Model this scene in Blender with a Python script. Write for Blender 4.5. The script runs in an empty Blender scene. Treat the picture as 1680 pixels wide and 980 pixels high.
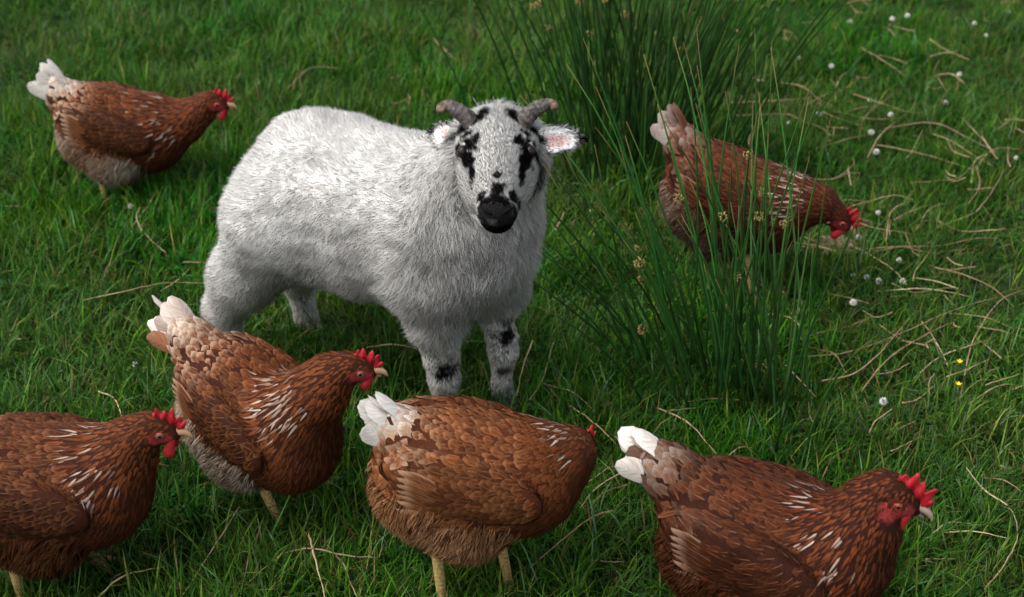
import bpy, math, random
import numpy as np
from mathutils import Vector, Matrix, kdtree

RNG = np.random.default_rng(11)
random.seed(11)
sc = bpy.context.scene
COL = sc.collection
PI = math.pi

# ------------------------------------------------------------------ camera
CAM_H, CAM_PITCH, FPX = 1.65, math.radians(33.0), 2366.0      # metres, down-tilt, focal length in photo pixels
cam_data = bpy.data.cameras.new('camera')
cam_data.sensor_width = 36.0
cam_data.lens = FPX / 1680.0 * 36.0
cam_data.clip_start = 0.05
cam_data.clip_end = 2000.0
cam_data.dof.use_dof = True
cam_data.dof.focus_distance = 2.32
cam_data.dof.aperture_fstop = 4.5
cam = bpy.data.objects.new('camera', cam_data)
COL.objects.link(cam)
cam.location = (0, 0, CAM_H)
cam.rotation_euler = (PI / 2 - CAM_PITCH, 0, 0)
sc.camera = cam

# ------------------------------------------------------------------ world, sun, exposure (overcast)
world = bpy.data.worlds.new('World')
sc.world = world
world.use_nodes = True
wn = world.node_tree
wn.nodes.clear()
sky = wn.nodes.new('ShaderNodeTexSky')
sky.sky_type = 'NISHITA'
sky.sun_disc = False
SUN_EL, SUN_AZ = math.radians(54), math.radians(-105)          # azimuth measured from +Y towards +X
sky.sun_elevation = SUN_EL
sky.sun_rotation = SUN_AZ
sky.air_density = 1.0
sky.dust_density = 4.0
sky.ozone_density = 1.0
hs = wn.nodes.new('ShaderNodeHueSaturation')
hs.inputs['Saturation'].default_value = 0.30                   # a cloud-covered, nearly neutral sky
bg = wn.nodes.new('ShaderNodeBackground')
bg.inputs['Strength'].default_value = 0.15
wo = wn.nodes.new('ShaderNodeOutputWorld')
wn.links.new(sky.outputs[0], hs.inputs['Color'])
wn.links.new(hs.outputs[0], bg.inputs['Color'])
wn.links.new(bg.outputs[0], wo.inputs['Surface'])
sun_d = bpy.data.lights.new('sun', 'SUN')
sun_d.energy = 0.75
sun_d.angle = math.radians(60)
sun_d.color = (1.0, 0.97, 0.93)
sun = bpy.data.objects.new('sun', sun_d)
COL.objects.link(sun)
_sd = Vector((math.sin(SUN_AZ) * math.cos(SUN_EL), math.cos(SUN_AZ) * math.cos(SUN_EL), math.sin(SUN_EL)))
sun.rotation_euler = (-_sd).to_track_quat('-Z', 'Y').to_euler()
sun.location = _sd * 10
sc.view_settings.view_transform = 'Standard'
sc.view_settings.look = 'None'
sc.view_settings.gamma = 1.0
sc.view_settings.use_curve_mapping = False
sc.view_settings.exposure = 1.28
sc.render.engine = 'CYCLES'
sc.cycles.max_bounces = 3
sc.cycles.diffuse_bounces = 2
sc.cycles.glossy_bounces = 2
sc.cycles.transmission_bounces = 2
sc.cycles.transparent_max_bounces = 4
sc.cycles.caustics_reflective = False
sc.cycles.caustics_refractive = False
sc.cycles.use_denoising = True
sc.cycles.use_adaptive_sampling = True
sc.cycles.adaptive_threshold = 0.02

# ------------------------------------------------------------------ photo pixel -> place
_F = np.array([0, math.cos(CAM_PITCH), -math.sin(CAM_PITCH)])
_U = np.array([0, math.sin(CAM_PITCH), math.cos(CAM_PITCH)])
_R = np.array([1.0, 0, 0])
_C = np.array([0, 0, CAM_H])


def ray(x, y):
    return _F + _R * (x - 840) / FPX - _U * (y - 490) / FPX


def gnd(x, y, z=0.0):
    """point where the line of sight through a photo pixel meets the height z above the meadow"""
    d = ray(x, y)
    return _C + d * ((z - CAM_H) / d[2])


# ------------------------------------------------------------------ small helpers
def vnoise(P, freq, seed=0):
    """smooth value noise in -1..1 at points P (N,3)"""
    P = np.asarray(P, float) * freq + seed * 17.31
    i = np.floor(P).astype(np.int64)
    f = P - i
    f = f * f * (3 - 2 * f)

    def h(a, b, c):
        n = (a * 374761393 + b * 668265263 + c * 1274126177 + seed * 974711) & 0x7fffffff
        n = ((n ^ (n >> 13)) * 1274126177) & 0x7fffffff
        n = n ^ (n >> 16)
        return (n & 0xffff) / 32767.5 - 1
    r = 0
    for dx in (0, 1):
        for dy in (0, 1):
            for dz in (0, 1):
                w = (f[:, 0] if dx else 1 - f[:, 0]) * (f[:, 1] if dy else 1 - f[:, 1]) * (f[:, 2] if dz else 1 - f[:, 2])
                r = r + w * h(i[:, 0] + dx, i[:, 1] + dy, i[:, 2] + dz)
    return r


def sstep(a, b, x):
    t = np.clip((x - a) / (b - a), 0, 1)
    return t * t * (3 - 2 * t)


def norm(v):
    v = np.asarray(v, float)
    return v / np.maximum(np.linalg.norm(v, axis=-1, keepdims=True), 1e-9)


def fast_mesh(name, V, tris=None, quads=None, cols=None, uv=None, normals=None, smooth=True):
    """mesh from numpy arrays; cols: {attribute: (N,3)}; uv per vertex (N,2)"""
    me = bpy.data.meshes.new(name)
    V = np.asarray(V, np.float32)
    parts, starts, tot, ns = [], [], [], 0
    for F, n in ((tris, 3), (quads, 4)):
        if F is not None and len(F):
            F = np.asarray(F, np.int32)
            parts.append(F.ravel())
            starts.append(np.arange(len(F), dtype=np.int32) * n + ns)
            tot.append(np.full(len(F), n, np.int32))
            ns += F.size
    li = np.concatenate(parts)
    ls = np.concatenate(starts)
    lt = np.concatenate(tot)
    me.vertices.add(len(V))
    me.vertices.foreach_set('co', V.ravel())
    me.loops.add(len(li))
    me.loops.foreach_set('vertex_index', li)
    me.polygons.add(len(ls))
    me.polygons.foreach_set('loop_start', ls)
    me.polygons.foreach_set('loop_total', lt)
    if smooth:
        me.polygons.foreach_set('use_smooth', np.ones(len(ls), bool))
    me.update(calc_edges=True)
    if cols:
        for k, c in cols.items():
            a = me.attributes.new(k, 'FLOAT_COLOR', 'POINT')
            c4 = np.ones((len(V), 4), np.float32)
            c4[:, :3] = c
            a.data.foreach_set('color', c4.ravel())
    if uv is not None:
        u = me.uv_layers.new(name='UVMap')
        u.data.foreach_set('uv', np.asarray(uv, np.float32)[li].ravel())
    if normals is not None:
        me.normals_split_custom_set_from_vertices(norm(normals).astype(np.float32))
    return me


def obj(name, me, mat=None, parent=None):
    o = bpy.data.objects.new(name, me)
    COL.objects.link(o)
    if mat is not None and not me.materials:
        me.materials.append(mat)
    if parent is not None:
        o.parent = parent
    return o


def thing(name, label, cat, loc=(0, 0, 0), rz=0.0, group=None):
    o = bpy.data.objects.new(name, None)
    o.empty_display_size = 0.05
    COL.objects.link(o)
    o.location = loc
    o.rotation_euler = (0, 0, rz)
    tag(o, label, cat, group)
    return o


def tag(o, label, cat, group=None):
    o['label'] = label
    o['category'] = cat
    if group:
        o['group'] = group
    return o


def tube(pts, rad, sides=8, cap=True):
    """swept tube along pts (n,3) with radii (n,) -> V, tris, quads"""
    pts = np.asarray(pts, float)
    n = len(pts)
    rad = np.broadcast_to(np.asarray(rad, float), (n,))
    t = norm(np.gradient(pts, axis=0))
    ref = np.array([0, 0, 1.0]) if abs(t[0, 2]) < 0.9 else np.array([1.0, 0, 0])
    s = norm(np.cross(t[0], ref))
    V = []
    a = np.arange(sides) / sides * 2 * PI
    for i in range(n):
        s = norm(s - t[i] * (s @ t[i]))
        b = np.cross(t[i], s)
        V.append(pts[i] + rad[i] * (np.cos(a)[:, None] * s + np.sin(a)[:, None] * b))
    V = np.concatenate(V)
    q = []
    for i in range(n - 1):
        for k in range(sides):
            k2 = (k + 1) % sides
            q.append((i * sides + k, i * sides + k2, (i + 1) * sides + k2, (i + 1) * sides + k))
    tr = []
    if cap:
        V = np.concatenate([V, pts[:1], pts[-1:]])
        c0, c1 = n * sides, n * sides + 1
        for k in range(sides):
            k2 = (k + 1) % sides
            tr.append((c0, k2, k))
            tr.append((c1, (n - 1) * sides + k, (n - 1) * sides + k2))
    return V, np.array(tr, np.int32).reshape(-1, 3), np.array(q, np.int32)


def smooth_pts(ctrl, n):
    """Catmull-Rom through control points"""
    c = np.asarray(ctrl, float)
    c = np.concatenate([[2 * c[0] - c[1]], c, [2 * c[-1] - c[-2]]])
    m = len(c) - 3
    out = []
    for t in np.linspace(0, m, n):
        i = min(int(t), m - 1)
        f = t - i
        p0, p1, p2, p3 = c[i:i + 4]
        out.append(0.5 * (2 * p1 + (p2 - p0) * f + (2 * p0 - 5 * p1 + 4 * p2 - p3) * f * f + (3 * p1 - p0 - 3 * p2 + p3) * f ** 3))
    return np.array(out)


class Join:
    """collects pieces of one part"""

    def __init__(self):
        self.V, self.T, self.Q, self.C, self.n = [], [], [], [], 0

    def add(self, V, tr=None, q=None, col=None):
        V = np.asarray(V, float)
        if tr is not None and len(tr):
            self.T.append(np.asarray(tr) + self.n)
        if q is not None and len(q):
            self.Q.append(np.asarray(q) + self.n)
        self.V.append(V)
        if col is not None:
            self.C.append(np.broadcast_to(np.asarray(col, float), (len(V), 3)))
        self.n += len(V)

    def mesh(self, name, smooth=True):
        return fast_mesh(name, np.concatenate(self.V), np.concatenate(self.T) if self.T else None,
                         np.concatenate(self.Q) if self.Q else None,
                         {'col': np.concatenate(self.C)} if self.C else None, smooth=smooth)


def rot_to(d, up=(0, 0, 1)):
    """3x3 with columns: forward d, left, up"""
    x = norm(np.asarray(d, float))
    y = norm(np.cross(np.asarray(up, float), x))
    z = np.cross(x, y)
    return np.stack([x, y, z], 1)


# ------------------------------------------------------------------ soft-union solids and their skin
class Solid:
    def __init__(self):
        self.pr = []

    def ell(self, c, r, R=None, k=0.03, tag='body'):
        self.pr.append(('e', np.asarray(c, float), np.asarray(r, float), np.eye(3) if R is None else np.asarray(R), k, tag))
        return self

    def cone(self, a, b, ra, rb, k=0.03, tag='body'):
        self.pr.append(('c', np.asarray(a, float), np.asarray(b, float), (ra, rb), k, tag))
        return self

    def one(self, p, P):
        if p[0] == 'e':
            q = (P - p[1]) @ p[3]
            k0 = np.linalg.norm(q / p[2], axis=1)
            k1 = np.linalg.norm(q / (p[2] ** 2), axis=1)
            return np.where(k1 > 1e-6, k0 * (k0 - 1) / np.maximum(k1, 1e-6), -p[2].min())
        ab = p[2] - p[1]
        t = np.clip(((P - p[1]) @ ab) / (ab @ ab), 0, 1)
        return np.linalg.norm(P - p[1] - t[:, None] * ab, axis=1) - (p[3][0] + (p[3][1] - p[3][0]) * t)

    def f(self, P):
        d = None
        for p in self.pr:
            di = self.one(p, P)
            if d is None:
                d = di
                continue
            k = p[4]
            h = np.clip(0.5 + 0.5 * (d - di) / k, 0, 1)
            d = d + (di - d) * h - k * h * (1 - h)
        return d

    def tags(self, P):
        D = np.stack([self.one(p, P) for p in self.pr])
        T = np.array([p[-1] for p in self.pr])
        return T[np.argmin(D, 0)]

    def grad(self, P, e=7e-4):
        g = 0
        for s in ((1, 1, 1), (1, -1, -1), (-1, 1, -1), (-1, -1, 1)):
            s = np.array(s, float)
            g = g + s * self.f(P + s * e)[:, None]
        return g / (4 * e)

    def project(self, P, off=0.0, it=2):
        off = np.asarray(off)
        for _ in range(it):
            g = self.grad(P)
            g2 = np.maximum((g * g).sum(1), 0.05)
            step = np.clip((self.f(P) - off) / g2, -0.03, 0.03)
            P = P - g * step[:, None]
        return P

    def skin(self, h):
        lo = np.full(3, 1e9)
        hi = -lo
        for p in self.pr:
            if p[0] == 'e':
                m = np.full(3, p[2].max())
                lo, hi = np.minimum(lo, p[1] - m), np.maximum(hi, p[1] + m)
            else:
                m = max(p[3])
                lo, hi = np.minimum(lo, np.minimum(p[1], p[2]) - m), np.maximum(hi, np.maximum(p[1], p[2]) + m)
        lo, hi = lo - 2.5 * h, hi + 2.5 * h
        n = np.ceil((hi - lo) / h).astype(int) + 1
        ax = [lo[i] + np.arange(n[i]) * h for i in range(3)]
        G = np.stack(np.meshgrid(*ax, indexing='ij'), -1).reshape(-1, 3)
        D = self.f(G).reshape(n)
        S = D < 0
        cs = [(a, b, c) for a in (0, 1) for b in (0, 1) for c in (0, 1)]
        sl = lambda A, c: A[c[0]:A.shape[0] - 1 + c[0], c[1]:A.shape[1] - 1 + c[1], c[2]:A.shape[2] - 1 + c[2]]
        cnt = sum(sl(S, c).astype(np.int8) for c in cs)
        act = (cnt > 0) & (cnt < 8)
        I = np.argwhere(act)
        acc = np.zeros((len(I), 3))
        num = np.zeros(len(I))
        for c in cs:
            for axn in range(3):
                if c[axn]:
                    continue
                c2 = list(c)
                c2[axn] = 1
                a = D[I[:, 0] + c[0], I[:, 1] + c[1], I[:, 2] + c[2]]
                b = D[I[:, 0] + c2[0], I[:, 1] + c2[1], I[:, 2] + c2[2]]
                m = (a < 0) != (b < 0)
                t = np.where(m, a / np.where(m, a - b, 1), 0)
                pt = np.array(c, float) + np.zeros((len(I), 3))
                pt[:, axn] = t
                acc += pt * m[:, None]
                num += m
        V = lo + (I + acc / num[:, None]) * h
        idx = np.full(act.shape, -1, np.int32)
        idx[I[:, 0], I[:, 1], I[:, 2]] = np.arange(len(I))
        Q = []
        for axn in range(3):
            o1, o2 = [(1, 2), (2, 0), (0, 1)][axn]
            A = np.moveaxis(S, axn, 0)
            e = np.argwhere(np.moveaxis(A[:-1] != A[1:], 0, axn))
            e = e[(e[:, o1] > 0) & (e[:, o2] > 0)]
            q = []
            for d1, d2 in ((1, 1), (0, 1), (0, 0), (1, 0)):
                c = e.copy()
                c[:, o1] -= d1
                c[:, o2] -= d2
                q.append(idx[c[:, 0], c[:, 1], c[:, 2]])
            q = np.stack(q, 1)
            flip = ~S[e[:, 0], e[:, 1], e[:, 2]]
            q[flip] = q[flip][:, ::-1]
            Q.append(q)
        Q = np.concatenate(Q)
        Q = Q[(Q >= 0).all(1)]
        V = self.project(V, 0.0, 2)
        return V, Q


def sample_skin(V, Q, n, rng, weight=None):
    """area-weighted random points on a quad skin"""
    T = np.concatenate([Q[:, [0, 1, 2]], Q[:, [0, 2, 3]]])
    A, B, C = V[T[:, 0]], V[T[:, 1]], V[T[:, 2]]
    ar = 0.5 * np.linalg.norm(np.cross(B - A, C - A), axis=1)
    if weight is not None:
        ar = ar * weight((A + B + C) / 3)
    i = rng.choice(len(T), n, p=ar / ar.sum())
    u, v = rng.random(n), rng.random(n)
    m = u + v > 1
    u[m], v[m] = 1 - u[m], 1 - v[m]
    return A[i] + u[:, None] * (B[i] - A[i]) + v[:, None] * (C[i] - A[i])


def strands(P, N, D, length, width, col, rng, bend=0.35, nrm_mix=0.75, tipcol=None, curl=0.0, clumps=0, clump_amt=0.6):
    """tapering hair blades: root P, surface normal N, growth direction D"""
    n = len(P)
    D = norm(D)
    L = np.broadcast_to(length, (n,))[:, None]
    W = np.broadcast_to(width, (n,))[:, None]
    tip = P + D * L
    mid = P + D * L * 0.5 + N * L * bend * 0.25
    if curl:
        mid = mid + rng.normal(0, 1, (n, 3)) * L * curl
        tip = tip + rng.normal(0, 1, (n, 3)) * L * curl
    if clumps:
        ci = rng.choice(n, clumps, replace=False)
        kd = kdtree.KDTree(clumps)
        for j, q in enumerate(ci):
            kd.insert(P[q], j)
        kd.balance()
        near = np.array([kd.find(p)[1] for p in P])
        tgt = tip[ci][near]
        dist = np.linalg.norm(P - P[ci][near], axis=1)[:, None]
        amt = clump_amt * rng.uniform(0.5, 1.0, (n, 1))
        tip = tip + (tgt - tip) * amt
        mid = mid + (mid[ci][near] - mid) * amt * 0.55
    view = norm(rng.normal(0, 1, (n, 3)))
    side = norm(np.cross(D, view))
    V = np.empty((n, 5, 3))
    V[:, 0] = P - side * W * 0.5 - N * L * 0.06
    V[:, 1] = P + side * W * 0.5 - N * L * 0.06
    V[:, 2] = mid + side * W * 0.42
    V[:, 3] = mid - side * W * 0.42
    V[:, 4] = tip
    b = (np.arange(n) * 5)[:, None]
    T = np.concatenate([b + [0, 1, 2], b + [0, 2, 3], b + [3, 2, 4]])
    nn = norm(N * nrm_mix + norm(rng.normal(0, 1, (n, 3))) * (1 - nrm_mix) + D * 0.15)
    nn = np.repeat(nn[:, None], 5, 1).reshape(-1, 3)
    c = np.repeat(np.asarray(col)[:, None], 5, 1)
    if tipcol is not None:
        c[:, 4] = tipcol
        c[:, 2:4] = 0.5 * (c[:, 2:4] + np.asarray(tipcol)[:, None])
    return V.reshape(-1, 3), T, nn, c.reshape(-1, 3)


# ------------------------------------------------------------------ materials
def nodes(name):
    m = bpy.data.materials.new(name)
    m.use_nodes = True
    nt = m.node_tree
    b = nt.nodes['Principled BSDF']
    return m, nt, b, nt.nodes['Material Output']


def attr(nt, name):
    a = nt.nodes.new('ShaderNodeAttribute')
    a.attribute_name = name
    return a


def mathn(nt, op, a, b=None, c=None, clamp=False):
    n = nt.nodes.new('ShaderNodeMath')
    n.operation = op
    n.use_clamp = clamp
    for i, v in enumerate((a, b, c)):
        if v is None:
            continue
        if isinstance(v, (int, float)):
            n.inputs[i].default_value = v
        else:
            nt.links.new(v, n.inputs[i])
    return n.outputs[0]


def mixc(nt, fac, a, b, mode='MIX'):
    n = nt.nodes.new('ShaderNodeMix')
    n.data_type = 'RGBA'
    n.blend_type = mode
    n.clamp_factor = True
    for s, v in ((n.inputs['Factor'], fac), (n.inputs[6], a), (n.inputs[7], b)):
        if isinstance(v, (int, float)):
            s.default_value = v
        elif isinstance(v, tuple):
            s.default_value = (*v, 1)
        else:
            nt.links.new(v, s)
    return n.outputs[2]


def maprange(nt, v, a, b, c=0.0, d=1.0):
    n = nt.nodes.new('ShaderNodeMapRange')
    n.interpolation_type = 'SMOOTHSTEP'
    nt.links.new(v, n.inputs[0])
    for i, x in enumerate((a, b, c, d)):
        n.inputs[i + 1].default_value = x
    return n.outputs[0]


def noise(nt, scale, detail=3, vec=None, rough=0.55):
    n = nt.nodes.new('ShaderNodeTexNoise')
    n.inputs['Scale'].default_value = scale
    n.inputs['Detail'].default_value = detail
    n.inputs['Roughness'].default_value = rough
    if vec is not None:
        nt.links.new(vec, n.inputs['Vector'])
    return n


def bump(nt, b, height, strength, dist):
    n = nt.nodes.new('ShaderNodeBump')
    n.inputs['Strength'].default_value = strength
    n.inputs['Distance'].default_value = dist
    nt.links.new(height, n.inputs['Height'])
    nt.links.new(n.outputs[0], b.inputs['Normal'])


def objco(nt):
    return nt.nodes.new('ShaderNodeTexCoord').outputs['Object']


def mat_hair(name, rough=0.75, transl=0.25, spec=0.2):
    """wool, down and hair blades coloured by their attribute"""
    m, nt, b, out = nodes(name)
    a = attr(nt, 'col')
    nt.links.new(a.outputs['Color'], b.inputs['Base Color'])
    b.inputs['Roughness'].default_value = rough
    b.inputs['Specular IOR Level'].default_value = spec
    if transl:
        t = nt.nodes.new('ShaderNodeBsdfTranslucent')
        nt.links.new(a.outputs['Color'], t.inputs['Color'])
        mx = nt.nodes.new('ShaderNodeMixShader')
        mx.inputs[0].default_value = transl
        nt.links.new(b.outputs[0], mx.inputs[1])
        nt.links.new(t.outputs[0], mx.inputs[2])
        nt.links.new(mx.outputs[0], out.inputs['Surface'])
    return m


def mat_attr(name, rough=0.6, spec=0.3, nscale=0, nstr=0.3, bstr=0.0, bscale=200, bdist=0.001, coat=0.0, sss=0.0):
    """solid surface coloured by its attribute with fine mottling"""
    m, nt, b, out = nodes(name)
    a = attr(nt, 'col')
    c = a.outputs['Color']
    v = objco(nt)
    if nscale:
        n = noise(nt, nscale, 4, v)
        f = maprange(nt, n.outputs['Fac'], 0.3, 0.75, 1 - nstr, 1 + nstr)
        hs_ = nt.nodes.new('ShaderNodeHueSaturation')
        nt.links.new(c, hs_.inputs['Color'])
        nt.links.new(f, hs_.inputs['Value'])
        c = hs_.outputs[0]
    nt.links.new(c, b.inputs['Base Color'])
    b.inputs['Roughness'].default_value = rough
    b.inputs['Specular IOR Level'].default_value = spec
    b.inputs['Coat Weight'].default_value = coat
    if sss:
        b.inputs['Subsurface Weight'].default_value = sss
        b.inputs['Subsurface Radius'].default_value = (0.006, 0.002, 0.001)
        b.inputs['Subsurface Scale'].default_value = 0.5
    if bstr:
        n2 = noise(nt, bscale, 3, v)
        bump(nt, b, n2.outputs['Fac'], bstr, bdist)
    return m


def mat_feather(name):
    """feather vane: attribute body and edge colours, pale shaft, fine barbs running out from it"""
    m, nt, b, out = nodes(name)
    base, tip = attr(nt, 'fcol').outputs['Color'], attr(nt, 'ftip').outputs['Color']
    uv = nt.nodes.new('ShaderNodeUVMap').outputs[0]
    sp = nt.nodes.new('ShaderNodeSeparateXYZ')
    nt.links.new(uv, sp.inputs[0])
    u, v = sp.outputs[0], sp.outputs[1]
    au = mathn(nt, 'ABSOLUTE', mathn(nt, 'SUBTRACT', u, 0.5))
    fv = mathn(nt, 'FRACT', v)
    e1 = maprange(nt, au, 0.24, 0.5)
    e2 = maprange(nt, fv, 0.62, 0.97)
    edge = mathn(nt, 'MAXIMUM', mathn(nt, 'MULTIPLY', e1, 0.7), e2)
    # barbs: streaks that sweep from the shaft to the edge
    cmb = nt.nodes.new('ShaderNodeCombineXYZ')
    nt.links.new(mathn(nt, 'MULTIPLY', mathn(nt, 'SUBTRACT', v, mathn(nt, 'MULTIPLY', au, 0.55)), 26.0), cmb.inputs[0])
    nt.links.new(mathn(nt, 'MULTIPLY', u, 2.2), cmb.inputs[1])
    nz = noise(nt, 1.0, 3, cmb.outputs[0], 0.6)
    edge2 = mathn(nt, 'ADD', edge, mathn(nt, 'MULTIPLY', mathn(nt, 'SUBTRACT', nz.outputs['Fac'], 0.5), 0.55), clamp=True)
    c = mixc(nt, edge2, base, tip)
    sh = maprange(nt, nz.outputs['Fac'], 0.28, 0.75, 0.72, 1.25)
    hs_ = nt.nodes.new('ShaderNodeHueSaturation')
    nt.links.new(c, hs_.inputs['Color'])
    nt.links.new(sh, hs_.inputs['Value'])
    c = hs_.outputs[0]
    rach = mathn(nt, 'MULTIPLY', maprange(nt, au, 0.015, 0.06, 1.0, 0.0), maprange(nt, fv, 0.5, 0.9, 0.55, 0.1))
    c = mixc(nt, mathn(nt, 'MULTIPLY', rach, 0.38), c, (0.42, 0.22, 0.12))
    nt.links.new(c, b.inputs['Base Color'])
    b.inputs['Roughness'].default_value = 0.6
    b.inputs['Specular IOR Level'].default_value = 0.07
    bump(nt, b, nz.outputs['Fac'], 0.5, 0.0012)
    return m


def mat_grass(name, hue_var=0.045, val_var=0.3, transl=0.3):
    m, nt, b, out = nodes(name)
    a = attr(nt, 'col')
    oi = nt.nodes.new('ShaderNodeObjectInfo')
    geo = nt.nodes.new('ShaderNodeNewGeometry')
    big = noise(nt, 1.6, 3, geo.outputs['Position'])
    r = oi.outputs['Random']
    hs_ = nt.nodes.new('ShaderNodeHueSaturation')
    nt.links.new(a.outputs['Color'], hs_.inputs['Color'])
    nt.links.new(mathn(nt, 'ADD', mathn(nt, 'MULTIPLY', mathn(nt, 'SUBTRACT', r, 0.5), hue_var),
                       mathn(nt, 'ADD', 0.5, mathn(nt, 'MULTIPLY', mathn(nt, 'SUBTRACT', big.outputs['Fac'], 0.5), -0.09))), hs_.inputs['Hue'])
    nt.links.new(maprange(nt, mathn(nt, 'FRACT', mathn(nt, 'MULTIPLY', r, 7.31)), 0, 1, 1 - val_var, 1 + val_var), hs_.inputs['Value'])
    nt.links.new(maprange(nt, big.outputs['Fac'], 0.3, 0.7, 1.06, 0.94), hs_.inputs['Saturation'])
    c = hs_.outputs[0]
    nt.links.new(c, b.inputs['Base Color'])
    b.inputs['Roughness'].default_value = 0.5
    b.inputs['Specular IOR Level'].default_value = 0.13
    t = nt.nodes.new('ShaderNodeBsdfTranslucent')
    nt.links.new(c, t.inputs['Color'])
    mx = nt.nodes.new('ShaderNodeMixShader')
    mx.inputs[0].default_value = transl
    nt.links.new(b.outputs[0], mx.inputs[1])
    nt.links.new(t.outputs[0], mx.inputs[2])
    nt.links.new(mx.outputs[0], out.inputs['Surface'])
    return m


M = {}
M['wool'] = mat_hair('lamb_wool', 0.9, 0.56, 0.03)
M['down'] = mat_hair('hen_down', 0.75, 0.22, 0.15)
M['skin'] = mat_attr('hide', 0.8, 0.15, 60, 0.15)
M['feather'] = mat_feather('feather_vane')
M['henskin'] = mat_attr('hen_skin', 0.8, 0.10, 350, 0.35, 0.6, 700, 0.001)
M['comb'] = mat_attr('comb_flesh', 0.55, 0.22, 300, 0.3, 0.5, 600, 0.0012, sss=0.15)
M['beak'] = mat_attr('beak_horn', 0.4, 0.45, 150, 0.15)
M['eye'] = mat_attr('eye_gloss', 0.06, 0.14)
M['horn'] = mat_attr('ridged_horn', 0.7, 0.25, 90, 0.6, 1.0, 200, 0.004)
M['leg'] = mat_attr('scaly_leg', 0.55, 0.35, 220, 0.35, 0.9, 420, 0.002)
M['nose'] = mat_attr('nose_leather', 0.75, 0.10, 300, 0.6, 0.9, 520, 0.002)
M['grass'] = mat_grass('grass_blades')
M['rush'] = mat_grass('rush_stems', 0.03, 0.35, 0.0)
M['straw'] = mat_attr('dry_straw', 0.6, 0.25, 25, 0.2)
M['petal'] = mat_attr('petals', 0.6, 0.2, 400, 0.15)


def mat_soil():
    m, nt, b, out = nodes('meadow_soil')
    geo = nt.nodes.new('ShaderNodeNewGeometry')
    n1 = noise(nt, 26, 5, geo.outputs['Position'])
    n2 = noise(nt, 3.0, 3, geo.outputs['Position'])
    c = mixc(nt, maprange(nt, n1.outputs['Fac'], 0.35, 0.65), (0.007, 0.012, 0.003), (0.016, 0.034, 0.005))
    c = mixc(nt, maprange(nt, n2.outputs['Fac'], 0.5, 0.75), c, (0.020, 0.030, 0.008))
    nt.links.new(c, b.inputs['Base Color'])
    b.inputs['Roughness'].default_value = 0.95
    b.inputs['Specular IOR Level'].default_value = 0.1
    bump(nt, b, n1.outputs['Fac'], 1.0, 0.02)
    return m


M['soil'] = mat_soil()

# ------------------------------------------------------------------ the meadow
def gz(x, y):
    """gentle unevenness of the ground"""
    x, y = np.asarray(x, float), np.asarray(y, float)
    fade = 1 - sstep(5.0, 8.0, np.hypot(x, y - 3))
    return fade * (0.010 * np.sin(2.3 * x + 1.1) * np.cos(1.9 * y) + 0.006 * np.sin(5.1 * x - 3.3 * y) - 0.006)


def build_ground():
    a = np.concatenate([[-400, -120, -40, -16], np.linspace(-8, 8, 81), [16, 40, 120, 400]])
    b = np.concatenate([[-400, -120, -40, -12], np.linspace(-4, 11, 76), [20, 45, 120, 600]])
    X, Y = np.meshgrid(a, b, indexing='ij')
    V = np.stack([X, Y, gz(X, Y)], -1).reshape(-1, 3)
    n = len(b)
    i, j = np.meshgrid(np.arange(len(a) - 1), np.arange(n - 1), indexing='ij')
    i, j = i.ravel(), j.ravel()
    q = np.stack([i * n + j, (i + 1) * n + j, (i + 1) * n + j + 1, i * n + j + 1], 1)
    o = obj('ground', fast_mesh('ground', V, quads=q), M['soil'])
    o['kind'] = 'structure'


build_ground()


def blade(L, w, lean, az, curve, twist, root, segs=4, fold=0.0):
    """one grass leaf as a strip; returns V, tris, quads, t (0 root..1 tip)"""
    t = np.linspace(0, 1, segs + 1)
    ang = lean + curve * t ** 1.5
    dx = np.concatenate([[0], np.cumsum(np.sin((ang[1:] + ang[:-1]) / 2) / segs)]) * L
    dz = np.concatenate([[0], np.cumsum(np.cos((ang[1:] + ang[:-1]) / 2) / segs)]) * L
    d = np.array([math.cos(az), math.sin(az), 0])
    c = root + dx[:, None] * d + dz[:, None] * np.array([0, 0, 1.0])
    sa = az + PI / 2 + twist * t
    s = np.stack([np.cos(sa), np.sin(sa), np.zeros_like(sa)], 1)
    ww = w * (1 - t ** 2.2) * (0.75 + 0.5 * np.sin(np.minimum(t * 2.2, 1.57)))
    V = np.empty((2 * segs + 1, 3))
    V[0:2 * segs:2] = (c - s * ww[:, None] * 0.5)[:-1]
    V[1:2 * segs:2] = (c + s * ww[:, None] * 0.5)[:-1]
    V[-1] = c[-1]
    q = [(2 * k, 2 * k + 1, 2 * k + 3, 2 * k + 2) for k in range(segs - 1)]
    tr = [(2 * segs - 2, 2 * segs - 1, 2 * segs)]
    tt = np.concatenate([np.repeat(t[:-1], 2), [1]])
    return V, np.array(tr), np.array(q), tt


GREENS = np.array([[0.025, 0.092, 0.005], [0.044, 0.124, 0.008], [0.013, 0.058, 0.004], [0.085, 0.148, 0.014],
                   [0.075, 0.150, 0.065], [0.115, 0.150, 0.030]])  # the blue-green one paints sky sheen onto a few blades


KIND = dict(short=((0.018, 0.050), (0.0014, 0.0028), 0.75), mid=((0.035, 0.075), (0.0017, 0.0034), 0.60), long=((0.060, 0.120), (0.002, 0.0042), 0.45),
            flat=((0.060, 0.120), (0.0018, 0.0036), 1.05), dead=((0.03, 0.09), (0.0010, 0.002), 1.25))


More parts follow.
